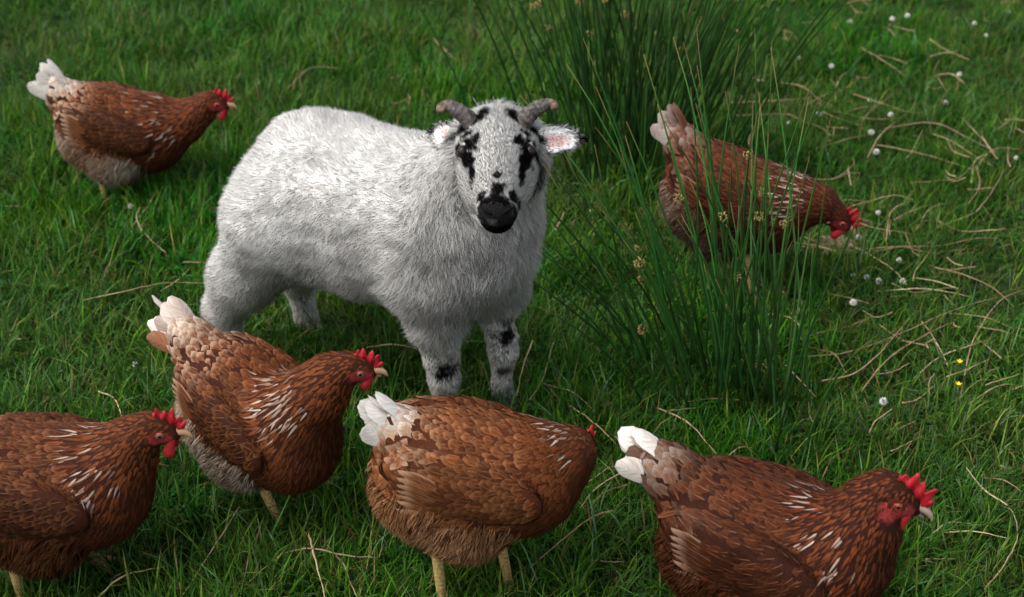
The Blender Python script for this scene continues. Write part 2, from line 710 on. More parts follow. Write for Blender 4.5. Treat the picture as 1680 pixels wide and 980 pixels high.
def patch(mix, n, rad, rng):
    """a hand-sized piece of sward: many leaves of mixed kinds"""
    J = Join()
    names = list(mix)
    pr = np.array([mix[k] for k in names], float)
    cl = rng.normal(0, rad * 0.55, (max(4, n // 9), 2))
    for kind in rng.choice(names, n, p=pr / pr.sum()):
        cxy = cl[rng.integers(len(cl))] + rng.normal(0, 0.010, 2)
        r = np.array([*cxy, -0.004])
        if kind == 'clover':
            h = rng.uniform(0.018, 0.042)
            az = rng.uniform(0, 2 * PI)
            top = r + np.array([math.cos(az) * 0.01, math.sin(az) * 0.01, h])
            g = np.array([0.016, 0.064, 0.006]) * rng.uniform(0.7, 1.2)
            for k in range(3):
                a = az + k * 2 * PI / 3
                d = np.array([math.cos(a), math.sin(a), rng.uniform(-0.5, 0.6)])
                s = np.array([-math.sin(a), math.cos(a), rng.uniform(-0.3, 0.3)])
                R_ = rng.uniform(0.0045, 0.0085)
                P = np.array([top, top + d * R_ * 0.6 + s * R_ * 0.55, top + d * R_ * 1.25 + s * R_ * 0.45, top + d * R_ * 1.15 - [0, 0, 0.001],
                              top + d * R_ * 1.25 - s * R_ * 0.45, top + d * R_ * 0.6 - s * R_ * 0.55])
                J.add(P, [(0, 1, 3), (1, 2, 3), (0, 3, 5), (3, 4, 5)], None, g)
            continue
        Lr, wr, lean = KIND[kind]
        V, t, q, tt = blade(rng.uniform(*Lr), rng.uniform(*wr), abs(rng.normal(0, lean)) * 0.8, rng.uniform(0, 2 * PI),
                            rng.uniform(0.1, 1.5), rng.normal(0, 0.8), r, 3)
        if kind == 'dead':
            col = np.repeat((np.array([0.20, 0.13, 0.06]) * rng.uniform(0.5, 1.2))[None], len(V), 0)
        else:
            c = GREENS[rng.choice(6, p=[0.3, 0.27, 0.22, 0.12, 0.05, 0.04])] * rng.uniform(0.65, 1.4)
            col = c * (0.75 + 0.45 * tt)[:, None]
            if rng.random() < 0.04:
                col = np.where((tt > 0.6)[:, None], np.array([0.17, 0.13, 0.05]), col)
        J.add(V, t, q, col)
    return J.mesh('sward')


def build_grass():
    rng = np.random.default_rng(5)
    lib = bpy.data.collections.new('sward_shapes')
    mixes = [dict(short=6, mid=3, clover=1.2, dead=0.5)] * 4 + [dict(short=2, mid=5, long=1.5, flat=1, clover=0.6, dead=0.3)] * 5 + \
            [dict(mid=3, long=5, flat=1.6, dead=0.2)] * 4 + [dict(short=3, mid=2, clover=5, dead=0.3)] * 2 + [dict(short=4, mid=2, dead=3)] * 2
    for i, mx in enumerate(mixes):
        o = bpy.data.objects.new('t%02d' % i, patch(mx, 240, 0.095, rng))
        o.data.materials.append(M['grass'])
        lib.objects.link(o)

    def field(n, x0, x1, y0, y1):
        return np.stack([rng.uniform(x0, x1, n), rng.uniform(y0, y1, n), np.zeros(n)], 1)
    P = np.concatenate([field(3500, -2.1, 2.1, 1.25, 4.9), field(1000, -4.5, 4.5, 0.2, 8.5)])
    big = vnoise(P, 1.3, 3) * 0.6 + vnoise(P, 3.1, 4) * 0.4
    small = vnoise(P, 7.0, 6)
    left = sstep(0.5, -0.9, P[:, 0]) - sstep(2.6, 4.2, P[:, 1]) * 0.6     # longer on the left, cropped towards the far right
    lush = np.clip(0.45 + 0.5 * big + 0.35 * left - 0.3 * sstep(0.6, 1.0, P[:, 0]), 0, 1)
    r = rng.random(len(P))
    idx = np.where(r < 0.50 - 0.36 * lush, rng.integers(0, 4, len(P)),
                   np.where(r < 0.84 - 0.22 * lush, rng.integers(4, 9, len(P)), rng.integers(9, 13, len(P))))
    idx = np.where((rng.random(len(P)) < 0.02 + 0.06 * (vnoise(P, 2.2, 9) > 0.25)), rng.integers(13, 15, len(P)), idx)
    idx = np.where((rng.random(len(P)) < 0.03 + 0.10 * (vnoise(P, 1.7, 12) > 0.15)), rng.integers(15, 17, len(P)), idx)
    P[:, 2] = gz(P[:, 0], P[:, 1])
    scl = rng.uniform(0.75, 1.1, len(P)) * (0.80 + 0.34 * lush) * (1 + 0.10 * small)
    rot = np.stack([rng.normal(0, 0.05, len(P)), rng.normal(0, 0.05, len(P)), rng.uniform(0, 2 * PI, len(P))], 1)
    me = bpy.data.meshes.new('grass')
    me.vertices.add(len(P))
    me.vertices.foreach_set('co', P.astype(np.float32).ravel())
    a = me.attributes.new('idx', 'INT', 'POINT'); a.data.foreach_set('value', idx.astype(np.int32))
    a = me.attributes.new('scl', 'FLOAT', 'POINT'); a.data.foreach_set('value', scl.astype(np.float32))
    a = me.attributes.new('rot', 'FLOAT_VECTOR', 'POINT'); a.data.foreach_set('vector', rot.astype(np.float32).ravel())
    o = obj('grass', me)
    o['kind'] = 'stuff'
    o['label'] = 'short dense green meadow grass with clover leaves'
    o['category'] = 'grass'
    ng = bpy.data.node_groups.new('scatter_tufts', 'GeometryNodeTree')
    ng.interface.new_socket('Geometry', in_out='INPUT', socket_type='NodeSocketGeometry')
    ng.interface.new_socket('Geometry', in_out='OUTPUT', socket_type='NodeSocketGeometry')
    N, Lk = ng.nodes, ng.links
    gi, go = N.new('NodeGroupInput'), N.new('NodeGroupOutput')
    ci = N.new('GeometryNodeCollectionInfo')
    ci.inputs['Collection'].default_value = lib
    ci.inputs['Separate Children'].default_value = True
    ci.inputs['Reset Children'].default_value = True
    ip = N.new('GeometryNodeInstanceOnPoints')
    ip.inputs['Pick Instance'].default_value = True

    def na(nm, t):
        n = N.new('GeometryNodeInputNamedAttribute')
        n.data_type = t
        n.inputs['Name'].default_value = nm
        return n.outputs['Attribute']
    e2r = N.new('FunctionNodeEulerToRotation')
    Lk.new(na('rot', 'FLOAT_VECTOR'), e2r.inputs[0])
    Lk.new(gi.outputs[0], ip.inputs['Points'])
    Lk.new(ci.outputs[0], ip.inputs['Instance'])
    Lk.new(na('idx', 'INT'), ip.inputs['Instance Index'])
    Lk.new(e2r.outputs[0], ip.inputs['Rotation'])
    Lk.new(na('scl', 'FLOAT'), ip.inputs['Scale'])
    Lk.new(ip.outputs[0], go.inputs[0])
    md = o.modifiers.new('scatter', 'NODES')
    md.node_group = ng


build_grass()


# ------------------------------------------------------------------ the lamb
def ear_mesh(base, axis, face, L, W, colf, rng, cup=0.35):
    """leaf-shaped cupped ear: returns skin arrays and hair arrays"""
    ax = norm(axis)
    s = norm(np.cross(face, ax))
    fc = np.cross(ax, s)
    nu, nv = 9, 13
    V, Nn, uvw = [], [], []
    for side in (1, -1):
        for j in range(nv):
            v = j / (nv - 1)
            w = W * (math.sin(PI * min(v * 0.93 + 0.12, 1.0)) ** 0.62) * (0.55 + 0.45 * sstep(0, 0.3, v)) * 0.5
            for i in range(nu):
                u = i / (nu - 1) * 2 - 1
                c = base + ax * (L * v) + s * (w * u) + fc * (cup * w * u * u - 0.10 * L * v * v) + fc * side * 0.0018 * (1 - u * u)
                V.append(c)
                Nn.append(norm(fc * side - s * u * 0.5 * side))
                uvw.append((u, v, side))
    q = []
    for k in range(2):
        o = k * nu * nv
        for j in range(nv - 1):
            for i in range(nu - 1):
                a = (o + j * nu + i, o + j * nu + i + 1, o + (j + 1) * nu + i + 1, o + (j + 1) * nu + i)
                q.append(a if k == 0 else a[::-1])
    V, Nn, uvw = np.array(V), np.array(Nn), np.array(uvw)
    col = colf(uvw)
    # hair over both faces
    n = 2600
    pi_ = rng.integers(0, len(V), n)
    P = V[pi_] + rng.normal(0, 0.0022, (n, 3))
    D = ax * 1.0 + Nn[pi_] * 0.45 + s * (uvw[pi_, 0] * 0.6)[:, None] + rng.normal(0, 0.2, (n, 3))
    edge = np.abs(uvw[pi_, 0])
    inner = (uvw[pi_, 2] > 0) & (edge < 0.55) & (uvw[pi_, 1] > 0.18) & (uvw[pi_, 1] < 0.8)
    ln = np.where(inner, 0.0025, 0.0048 + 0.003 * edge) * rng.uniform(0.6, 1.2, n)
    hc = colf(uvw[pi_] + np.array([[0.0, 0.0, 0.0]]) + np.concatenate([rng.normal(0, 0.05, (n, 2)), np.zeros((n, 1))], 1))
    hair = strands(P, Nn[pi_], D, ln, 0.0008, hc, rng)
    return (V, np.array(q), col), hair


def build_lamb():
    rng = np.random.default_rng(21)
    rz = math.radians(-27.1)
    O = np.array([-0.266, 2.237, 0.0])
    O[2] = gz(O[0], O[1])
    root = thing('lamb', 'fluffy white lamb with black face spots and short horns', 'lamb', O, rz)
    cr, sr = math.cos(rz), math.sin(rz)
    toL = np.array([[cr, sr, 0], [-sr, cr, 0], [0, 0, 1]])                # world direction -> lamb frame
    # head frame: x to the lamb's left, n along the face to the nose, f out of the forehead
    a = math.radians(27)
    hx = toL @ np.array([0.9998, -0.02, 0.02])
    hn = toL @ (-_U * math.cos(a) - _F * math.sin(a))
    hf = toL @ (-_F * math.cos(a) + _U * math.sin(a))
    d = ray(816, 181)
    hp = toL @ (_C + d * ((O[1] - 0.155 - _C[1]) / d[1]) - O)              # crown between the horns

    NS = 0.87

    def hd(x, n, f):
        return hp + hx * x * 0.96 + hn * n * NS + hf * f
    HR = np.stack([hx, hn, hf], 1)
    hips = dict(FL=(0.245, 0.062), FR=(0.190, -0.062), HL=(-0.205, 0.080), HR=(-0.262, -0.080))
    B = Solid()
    B.ell((-0.100, 0, 0.400), (0.125, 0.118, 0.150), k=0.05)
    B.ell((0.03, 0, 0.396), (0.20, 0.132, 0.154), k=0.06)
    B.ell((0.180, 0, 0.402), (0.122, 0.112, 0.146), k=0.06)
    B.ell((0.248, -0.010, 0.425), (0.082, 0.092, 0.112), k=0.06, tag='chest')
    nk = hd(0, 0.035, -0.085)
    B.cone((0.19, 0, 0.450), nk, 0.105, 0.070, k=0.07, tag='chest')
    for nm, (lx, ly) in hips.items():
        s = 1 if ly > 0 else -1
        if nm[0] == 'F':
            el = (lx - 0.012, ly * 1.06, 0.245)
            kn = (lx + 0.004, ly, 0.130)
            B.cone((lx - 0.02, ly * 1.1, 0.33), el, 0.056, 0.036, k=0.05, tag='upperleg')
            B.cone(el, kn, 0.036, 0.0225, k=0.03, tag='leg')
            B.cone(kn, (lx, ly, 0.050), 0.0225, 0.0150, k=0.02, tag='leg')
            B.cone((lx, ly, 0.050), (lx + 0.012, ly, 0.022), 0.0165, 0.0175, k=0.012, tag='leg')
        else:
            st = (lx + 0.052, ly * 1.05, 0.250)
            hk = (lx - 0.012, ly, 0.150)
            B.cone((lx + 0.115, ly * 0.80, 0.36), st, 0.090, 0.052, k=0.06, tag='upperleg')
            B.cone(st, hk, 0.050, 0.034, k=0.04, tag='upperleg')
            B.cone(hk, (lx, ly, 0.055), 0.027, 0.0185, k=0.02, tag='leg')
            B.cone((lx, ly, 0.055), (lx + 0.014, ly, 0.022), 0.019, 0.019, k=0.012, tag='leg')
    # head
    B.ell(hd(0, 0.040, -0.048), (0.055, 0.058, 0.050), HR, k=0.035, tag='head')
    B.ell(hd(0, 0.085, -0.045), (0.0530, 0.050, 0.043), HR, k=0.03, tag='head')
    for s in (-1, 1):
        B.ell(hd(s * 0.022, 0.106, -0.070), (0.029, 0.050, 0.038), HR, k=0.025, tag='head')
        B.ell(hd(s * 0.040, 0.066, -0.028), (0.017, 0.022, 0.016), HR, k=0.015, tag='head')
    B.cone(hd(0, 0.10, -0.040), hd(0, 0.176, -0.040), 0.038, 0.0280, k=0.03, tag='head')
    B.ell(hd(0, 0.192, -0.034), (0.0295, 0.021, 0.025), HR, k=0.014, tag='head')
    B.ell(hd(0, 0.190, -0.062), (0.024, 0.020, 0.018), HR, k=0.012, tag='head')
    V, Q = B.skin(0.0085)

    def lump(P):
        return 0.0065 * vnoise(P, 15, 51) + 0.0040 * vnoise(P * np.array([1.0, 1.0, 1.7]), 27, 52)

    def lumped(P):
        """uneven fleece: push the coat in and out in soft folds; returns point and tilted normal"""
        n_ = norm(B.grad(P))
        w_ = ((np.linalg.norm(P - hp, axis=1) > 0.20) & (P[:, 2] > 0.16))[:, None] * 1.0
        e_ = 0.004
        g_ = np.stack([(lump(P + np.eye(3)[i] * e_) - lump(P - np.eye(3)[i] * e_)) / (2 * e_) for i in range(3)], 1)
        g_ = g_ - n_ * (g_ * n_).sum(1)[:, None]
        return P + n_ * lump(P)[:, None] * w_, norm(n_ - g_ * w_ * 0.9)

    def headco(P):
        return ((P - hp) @ HR) / np.array([0.96, NS, 1.0])

    def face_black(P):
        """how black the hide is, from the real markings of the face and legs"""
        h = headco(P)
        n1 = vnoise(P, 120, 1) * 0.5 + vnoise(P, 260, 2) * 0.5
        x, n, f = h[:, 0], h[:, 1], h[:, 2]
        w = np.zeros(len(P))

        def spot(cx, cn, rx, rn, ang=0.0, soft=0.35, nz=0.5):
            dx, dn = x - cx, n - cn
            c, s_ = math.cos(ang), math.sin(ang)
            r = np.sqrt(((dx * c + dn * s_) / rx) ** 2 + ((-dx * s_ + dn * c) / rn) ** 2) + n1 * nz
            return 1 - sstep(1 - soft, 1 + soft * 0.5, r)
        isH = (f > -0.075) & (n > -0.02) & (np.abs(x) < 0.09) & (n < 0.25)
        L = [(0.0, 0.198, 0.034, 0.028, 0, 0.2, 0.35), (0, 0.165, 0.014, 0.016, 0, 0.3, 0.6), (0.002, 0.140, 0.008, 0.008, 0, 0.3, 0.6),
             (-0.024, 0.172, 0.009, 0.012, 0, 0.3, 0.5), (0.026, 0.172, 0.009, 0.014, 0, 0.3, 0.5)]
        for s in (-1, 1):
            L += [(s * 0.050, 0.078, 0.019, 0.019, 0, 0.3, 0.65), (s * 0.046, 0.098, 0.0100, 0.021, s * 0.25, 0.3, 0.7), (s * 0.039, 0.127, 0.0055, 0.021, s * 0.1, 0.3, 0.5),
                  (s * 0.034, 0.066, 0.008, 0.016, s * 0.3, 0.4, 0.7), (s * 0.047, 0.050, 0.012, 0.006, s * 0.5, 0.4, 0.9),
                  (s * 0.036, 0.020, 0.024, 0.010, s * 0.45, 0.4, 0.6), (s * 0.055, 0.030, 0.016, 0.012, 0, 0.4, 0.6), (s * 0.022, 0.008, 0.010, 0.010, 0, 0.4, 0.7)]
        for q in L:
            w = np.maximum(w, spot(*q))
        w = w * isH
        # spots on the forelegs
        for (lx, ly), blobs in ((hips['FR'], ((0.166, 0.008, 1.0), (0.195, 0.0, 0.6), (0.125, -0.004, 0.7))), (hips['FL'], ((0.215, 0.003, 0.95), (0.178, 0.006, 1.0), (0.140, 0.0, 0.9), (0.100, 0.0, 0.8), (0.04, 0.006, 0.7)))):
            for z, r, am in blobs:
                c = np.array([lx + 0.012, ly - 0.012, z])
                dd = np.linalg.norm((P - c) * np.array([1, 1, 0.9]), axis=1)
                w = np.maximum(w, am * (1 - sstep(0.7, 1.15, dd / (r + 0.014) + 0.75 * n1)))
        return np.clip(w, 0, 1)
    WHITE, CREAM, BLACK = np.array([0.86, 0.85, 0.83]), np.array([0.70, 0.65, 0.57]), np.array([0.012, 0.011, 0.012])

    def hide(P, dirty=0.5):
        b = face_black(P)[:, None]
        n1 = (0.5 + 0.5 * vnoise(P, 9, 5))[:, None]
        low = sstep(0.42, 0.10, P[:, 2])[:, None]
        c = WHITE + (CREAM - WHITE) * np.clip(0.04 + 0.22 * n1 * dirty + 0.22 * low, 0, 1)
        return c * (1 - b) + BLACK * b
    Vn = norm(B.grad(V))
    body = obj('body', fast_mesh('lamb_body', lumped(V)[0], quads=Q, cols={'col': hide(V)}), M['skin'], root)

    eyes = []
    eyec = [B.project(hd(s * 0.0535, 0.075, -0.019)[None], -0.0020, 3)[0] for s in (-1, 1)]
    # fleece --------------------------------------------------------------
    def dens(c):
        h = headco(c)
        onhead = (h[:, 1] > -0.02) & (np.abs(h[:, 0]) < 0.08) & (h[:, 2] > -0.10)
        return np.where(onhead, 7.0, 1.0) * np.where(c[:, 2] < 0.03, 0.2, 1.0)
    N = 420000
    P = sample_skin(V, Q, N, rng, dens)
    P = P[(np.linalg.norm(P - eyec[0], axis=1) > 0.0125) & (np.linalg.norm(P - eyec[1], axis=1) > 0.0125)]
    P = B.project(P, 0.0, 1)
    N = len(P)
    T = B.tags(P)
    P, Nn = lumped(P)
    h = headco(P)
    ishead = (T == 'head') & (h[:, 1] > -0.03)
    isleg = (T == 'leg') | ((T == 'upperleg') & (P[:, 2] < 0.14))
    ischest = (T == 'chest')
    lw = vnoise(P, 14, 31)
    lw2 = vnoise(P, 30, 32)
    # growth direction
    flow = np.tile(np.array([-0.55, 0, -0.55]), (N, 1))
    flow[ischest] = np.array([0.05, 0, -1.0])
    cw = sstep(0.10, 0.27, P[:, 0])[:, None]
    flow = flow * (1 - cw) + np.array([-0.05, 0, -1.0]) * cw
    flow = flow + np.stack([vnoise(P, 16, 41), vnoise(P, 16, 42), vnoise(P, 16, 43)], 1) * 0.55
    flow[isleg] = np.array([-0.15, 0, -1.0]) + rng.normal(0, 0.15, (isleg.sum(), 3))
    hh = np.stack([h[:, 0] * 9, np.full(N, -0.9), h[:, 2] * 0 + 0.1], 1)
    hh[:, 1] = np.where(h[:, 1] > 0.17, -0.2, -0.9)
    flow[ishead] = (hh @ HR.T)[ishead] + rng.normal(0, 0.07, (ishead.sum(), 3))
    flow = flow - Nn * (flow * Nn).sum(1)[:, None]
    flow = flow / np.maximum(np.linalg.norm(flow, axis=1)[:, None], 0.35)
    up = np.where(ishead, 0.28, np.where(isleg, 0.5, np.where(ischest, 0.6, 1.25)))
    up = up * (1 - 0.45 * cw[:, 0])
    D = flow + Nn * up[:, None] + rng.normal(0, 0.16, (N, 3))
    Ln = np.where(ishead, 0.0062 + 0.010 * sstep(0.04, -0.01, h[:, 1]) + 0.005 * sstep(0.03, 0.06, np.abs(h[:, 0])),
                  np.where(isleg, 0.0095, 0.0145 + 0.012 * cw[:, 0]))
    Ln = np.where(ishead & (h[:, 1] > 0.17), 0.0045, Ln)
    Ln = Ln * (1 + 0.22 * lw + 0.14 * lw2) * rng.uniform(0.6, 1.15, N)
    wd = np.where(ishead, 0.00045, np.where(isleg, 0.0007, 0.0007))
    col = hide(P) * (1 + 0.05 * lw[:, None]) * rng.uniform(0.94, 1.05, (N, 1))
    col = np.clip(col, 0, 0.90)
    fb = ~ishead & ~isleg
    Vs, Ts, Ns, Cs, k = [], [], [], [], 0
    for m, cl, ca, cu in ((fb, 13000, 0.32, 0.19), (~fb, 0, 0, 0.025)):
        v, t, nn, c = strands(P[m], Nn[m], D[m], Ln[m], wd[m], col[m], rng, bend=0.4, nrm_mix=0.96, curl=cu, clumps=cl, clump_amt=ca,
                              tipcol=np.clip(col[m] * 1.04, 0, 0.92))
        Vs.append(v); Ts.append(t + k); Ns.append(nn); Cs.append(c)
        k += len(v)
    fl = obj('fleece', fast_mesh('fleece', np.concatenate(Vs), np.concatenate(Ts), None, {'col': np.concatenate(Cs)}, normals=np.concatenate(Ns)), M['wool'], root)
    fl['kind'] = 'stuff'

    # ears -----------------------------------------------------------------
    def earcol(uvw):
        u, v, s = uvw[:, 0], uvw[:, 1], uvw[:, 2]
        c = np.tile(WHITE * 0.95, (len(u), 1))
        pink = (s > 0) * (1 - sstep(0.35, 0.65, np.abs(u + 0.1))) * sstep(0.12, 0.3, v) * (1 - sstep(0.6, 0.85, v))
        c = c * (1 - 0.75 * pink[:, None]) + np.array([0.42, 0.20, 0.18]) * 0.75 * pink[:, None]
        P3 = np.stack([u * 2.1, v * 3.3, s], 1)
        n_ = vnoise(P3, 2.1, 8)
        bl = np.maximum(sstep(0.86, 0.93, v + 0.08 * n_), (1 - sstep(0.06, 0.17, v + 0.05 * n_)))
        bl = np.maximum(bl, sstep(0.75, 0.95, -u + 0.3 * n_) * sstep(0.45, 0.5, v) * (1 - sstep(0.6, 0.66, v)))
        bl = np.maximum(bl, (s < 0) * sstep(0.35, 0.6, n_))
        bl = np.maximum(bl, sstep(0.6, 0.8, np.abs(u)) * sstep(0.15, 0.4, vnoise(P3, 3.7, 9)))
        return c * (1 - bl[:, None]) + BLACK * bl[:, None]
    for s, base, axis, face, L in ((1, hd(0.054, 0.034, -0.046), hx * 1.0 + hn * -0.10 + hf * -0.05, hf * 1.0 + hn * 0.35 + hx * -0.12, 0.088),
                                   (-1, hd(-0.052, 0.034, -0.050), hx * -0.80 + hn * -0.52 + hf * -0.30, hf * 0.85 + hx * -0.35 + hn * 0.3, 0.082)):
        fv = face if s > 0 else face
        (ev, eq, ec), hair = ear_mesh(base, axis, fv, L, 0.044, earcol, rng)
        e = obj('ear', fast_mesh('lamb_ear', ev, quads=eq, cols={'col': ec}), M['skin'], root)
        eh = obj('ear_hair', fast_mesh('ear_hair', hair[0], hair[1], None, {'col': hair[3]}, normals=hair[2]), M['wool'], e)
        eh['kind'] = 'stuff'
    # horns ----------------------------------------------------------------
    for s, ctrl in ((1, [(0.030, 0.030, -0.030), (0.042, 0.014, -0.016), (0.058, -0.001, -0.006), (0.076, -0.010, 0.000), (0.091, -0.008, 0.004), (0.095, 0.003, 0.006)]),
                    (-1, [(-0.030, 0.030, -0.030), (-0.044, 0.014, -0.014), (-0.062, 0.000, -0.004), (-0.080, -0.008, 0.002), (-0.092, -0.002, 0.006), (-0.094, 0.010, 0.008)])):
        pts = smooth_pts([hd(*c) for c in ctrl], 26)
        t = np.linspace(0, 1, 26)
        rad = (0.0130 * (1 - t) ** 0.7 + 0.0045) * (1 + 0.07 * np.sin(t * 75) * (1 - t))
        v, tr, q = tube(pts, rad, 14)
        # flatten a little front to back
        cpt = np.concatenate([np.repeat(pts, 14, 0), pts[:1], pts[-1:]])
        dv = v - cpt
        v = cpt + dv - hf * (dv @ hf)[:, None] * 0.25
        tt = np.concatenate([np.repeat(t, 14), [0, 1]])
        nn = vnoise(v, 160, 3)
        c = np.array([0.060, 0.052, 0.047])[None] * (1 + 0.55 * nn[:, None]) * (1 + 0.35 * np.sin(tt * 75))[:, None]
        tip = sstep(0.62, 0.95, tt + 0.12 * nn)[:, None]
        c = c * (1 - tip) + np.array([0.13, 0.082, 0.052]) * tip
        obj('horn', fast_mesh('horn', v, tr, q, {'col': c}), M['horn'], root)
    # eyes -----------------------------------------------------------------
    for s in (-1, 1):
        J = Join()
        c0 = B.project(hd(s * 0.0535, 0.075, -0.019)[None], -0.0020, 3)[0]
        eyes.append(c0)
        lat, lon = 12, 18
        v = []
        zax = norm(hx * s * 0.75 + hf * 0.62 + hn * 0.05)
        xa = norm(np.cross(hn, zax)); ya = np.cross(zax, xa)
        for i in range(lat + 1):
            for j in range(lon):
                th, ph = PI * i / lat, 2 * PI * j / lon
                v.append(c0 + 0.0098 * (zax * math.cos(th) + math.sin(th) * (xa * math.cos(ph) + ya * math.sin(ph))))
        v = np.array(v)
        q = [(i * lon + j, i * lon + (j + 1) % lon, (i + 1) * lon + (j + 1) % lon, (i + 1) * lon + j)[::-1] for i in range(lat) for j in range(lon)]
        loc = (v - c0) / 0.0098
        zz, xx, yy = loc @ zax, loc @ xa, loc @ ya
        cc = np.where((zz > 0.70)[:, None], np.array([0.016, 0.012, 0.008]), np.array([0.010, 0.008, 0.008]))
        cc = np.where(((np.abs(yy) < 0.22) & (np.abs(xx) < 0.5) & (zz > 0.7))[:, None], np.array([0.004, 0.004, 0.005]), cc)
        J.add(v, None, q, cc)
        obj('eye', J.mesh('lamb_eye'), M['eye'], root)
    # bare leather of the nose: its own piece, just proud of the hide
    hv = headco(V)
    n_w = vnoise(V, 150, 6) * 0.003
    on = (hv[:, 1] + n_w > 0.186) & (hv[:, 2] > -0.047) & (np.abs(hv[:, 0]) < 0.03)
    fq = Q[on[Q].all(1)]
    used, inv = np.unique(fq, return_inverse=True)
    nv_ = B.project(V[used], 0.0024, 2) + norm(V[used] - hd(0, 0.18, -0.04)) * (0.0012 * vnoise(V[used], 90, 7))[:, None]
    fk = sstep(0.40, 0.62, vnoise(nv_, 130, 4))[:, None]
    nc = np.array([0.007, 0.0065, 0.007]) * (1 - fk) + np.array([0.085, 0.080, 0.080]) * fk
    obj('nose', fast_mesh('nose_leather', nv_, None, inv.reshape(-1, 4), {'col': nc}), M['nose'], root)
    # nostrils and mouth line, cloven hooves --------------------------------
    for s in (-1, 1):
        pts = smooth_pts([hd(s * 0.006, 0.2055, -0.019), hd(s * 0.013, 0.203, -0.016), hd(s * 0.020, 0.196, -0.018), hd(s * 0.0215, 0.190, -0.024)], 9)
        pts = B.project(pts, 0.0016, 2)
        v, tr, q = tube(pts, [0.0012, 0.0022, 0.0030, 0.0033, 0.0032, 0.0028, 0.0022, 0.0016, 0.0010], 8)
        J = Join()
        J.add(v, tr, q, (0.002, 0.002, 0.002))
        obj('nostril', J.mesh('nostril'), M['nose'], root)
    pts = B.project(smooth_pts([hd(-0.022, 0.190, -0.050), hd(-0.010, 0.206, -0.049), hd(0, 0.209, -0.048), hd(0.010, 0.206, -0.049), hd(0.022, 0.190, -0.050)], 15), 0.0004, 2)
    v, tr, q = tube(pts, 0.0010, 6)
    J = Join()
    J.add(v, tr, q, (0.004, 0.004, 0.004))
    obj('mouth', J.mesh('mouth'), M['nose'], root)
    for nm, (lx, ly) in hips.items():
        J = Join()
        fx = lx + 0.012 + 0.004
        for s in (-1, 1):
            S = Solid()
            S.cone((fx - 0.004, ly + s * 0.0105, 0.026), (fx + 0.012, ly + s * 0.0115, 0.008), 0.0125, 0.0105, tag='h')
            S.cone((fx - 0.010, ly + s * 0.0105, 0.010), (fx + 0.016, ly + s * 0.0105, 0.007), 0.010, 0.007, k=0.008, tag='h')
            v, q = S.skin(0.004)
            J.add(v, None, q, np.array([0.035, 0.030, 0.027]))
        obj('hoof', J.mesh('hoof'), M['horn'], root)
    return root


build_lamb()


# ------------------------------------------------------------------ the hens
def feathers(B, P, D, L, W, shape, lift, base, tipc, rng, off0=-0.001, conform=True, rows=5, across=3, curve=0.12):
    """vanes that lie on the solid B like shingles: root P, direction D, length L, width W;
    shape 0 = round contour feather .. 1 = narrow hackle"""
    n = len(P)
    L, W, lift = (np.broadcast_to(np.asarray(q, float), (n,)) for q in (L, W, lift))
    shape = np.broadcast_to(np.asarray(shape, float), (n,))
    V = np.empty((n, rows, across, 3))
    UV = np.empty((n, rows, across, 2))
    p, d = P.copy(), norm(D)
    rnd = rng.random(n)
    us = np.linspace(-1, 1, across)
    for j in range(rows):
        v = j / (rows - 1)
        if j:
            p = p + d * (L / (rows - 1))[:, None]
        g = norm(B.grad(p))
        if conform:
            p = B.project(p, off0 + lift * v, 1)
            d = norm(d - g * (d * g).sum(1)[:, None])
        s = np.cross(g, d)
        wr = math.sin(PI * min(0.16 + v * 0.62, 1.0)) * (1.0 if v < 0.8 else 0.62)
        wh = (0.42 + 0.58 * math.sin(PI * min(0.2 + 0.8 * v, 1))) * (1 - v ** 3 * 0.9)
        ww = W * ((1 - shape) * wr + shape * wh) * 0.5
        for i, u in enumerate(us):
            q = p + s * (u * ww)[:, None] - g * (abs(u) ** 2 * ww * curve * 2)[:, None]
            if v >= 0.99:
                q = q - d * (abs(u) * L * 0.07)[:, None]
            V[:, j, i] = q
            UV[:, j, i, 0] = (u + 1) / 2
            UV[:, j, i, 1] = v * 0.999 + np.floor(rnd * 40)
    b = (np.arange(n) * rows * across)[:, None, None]
    jj, ii = np.meshgrid(np.arange(rows - 1), np.arange(across - 1), indexing='ij')
    q0 = (jj * across + ii).ravel()
    quad = np.stack([q0, q0 + 1, q0 + across + 1, q0 + across], 1)[None]
    Q = (b + quad).reshape(-1, 4)
    k = rows * across
    rep = lambda c: np.repeat(np.broadcast_to(np.asarray(c, float), (n, 3)), k, 0)
    return V.reshape(-1, 3), Q, UV.reshape(-1, 2), rep(base), rep(tipc)


def feather_mesh(name, sets):
    V, Q, U, A, T, k = [], [], [], [], [], 0
    for v, q, u, a, t in sets:
        V.append(v); Q.append(q + k); U.append(u); A.append(a); T.append(t)
        k += len(v)
    return fast_mesh(name, np.concatenate(V), None, np.concatenate(Q), {'fcol': np.concatenate(A), 'ftip': np.concatenate(T)}, uv=np.concatenate(U))


def darts(P, rad):
    """thin random points so that neighbours keep their own spacing"""
    cell = {}
    s = float(np.max(rad))
    keep = []
    K = np.floor(P / s).astype(int)
    for i in range(len(P)):
        a, b, c = K[i]
        ok = True
        r2 = rad[i] ** 2
        for x in (a - 1, a, a + 1):
            for y in (b - 1, b, b + 1):
                for z in (c - 1, c, c + 1):
                    for j in cell.get((x, y, z), ()):
                        e = P[i] - P[j]
                        if e[0] * e[0] + e[1] * e[1] + e[2] * e[2] < r2:
                            ok = False
                            break
                    if not ok:
                        break
                if not ok:
                    break
            if not ok:
                break
        if ok:
            cell.setdefault((a, b, c), []).append(i)
            keep.append(i)
    return np.array(keep)


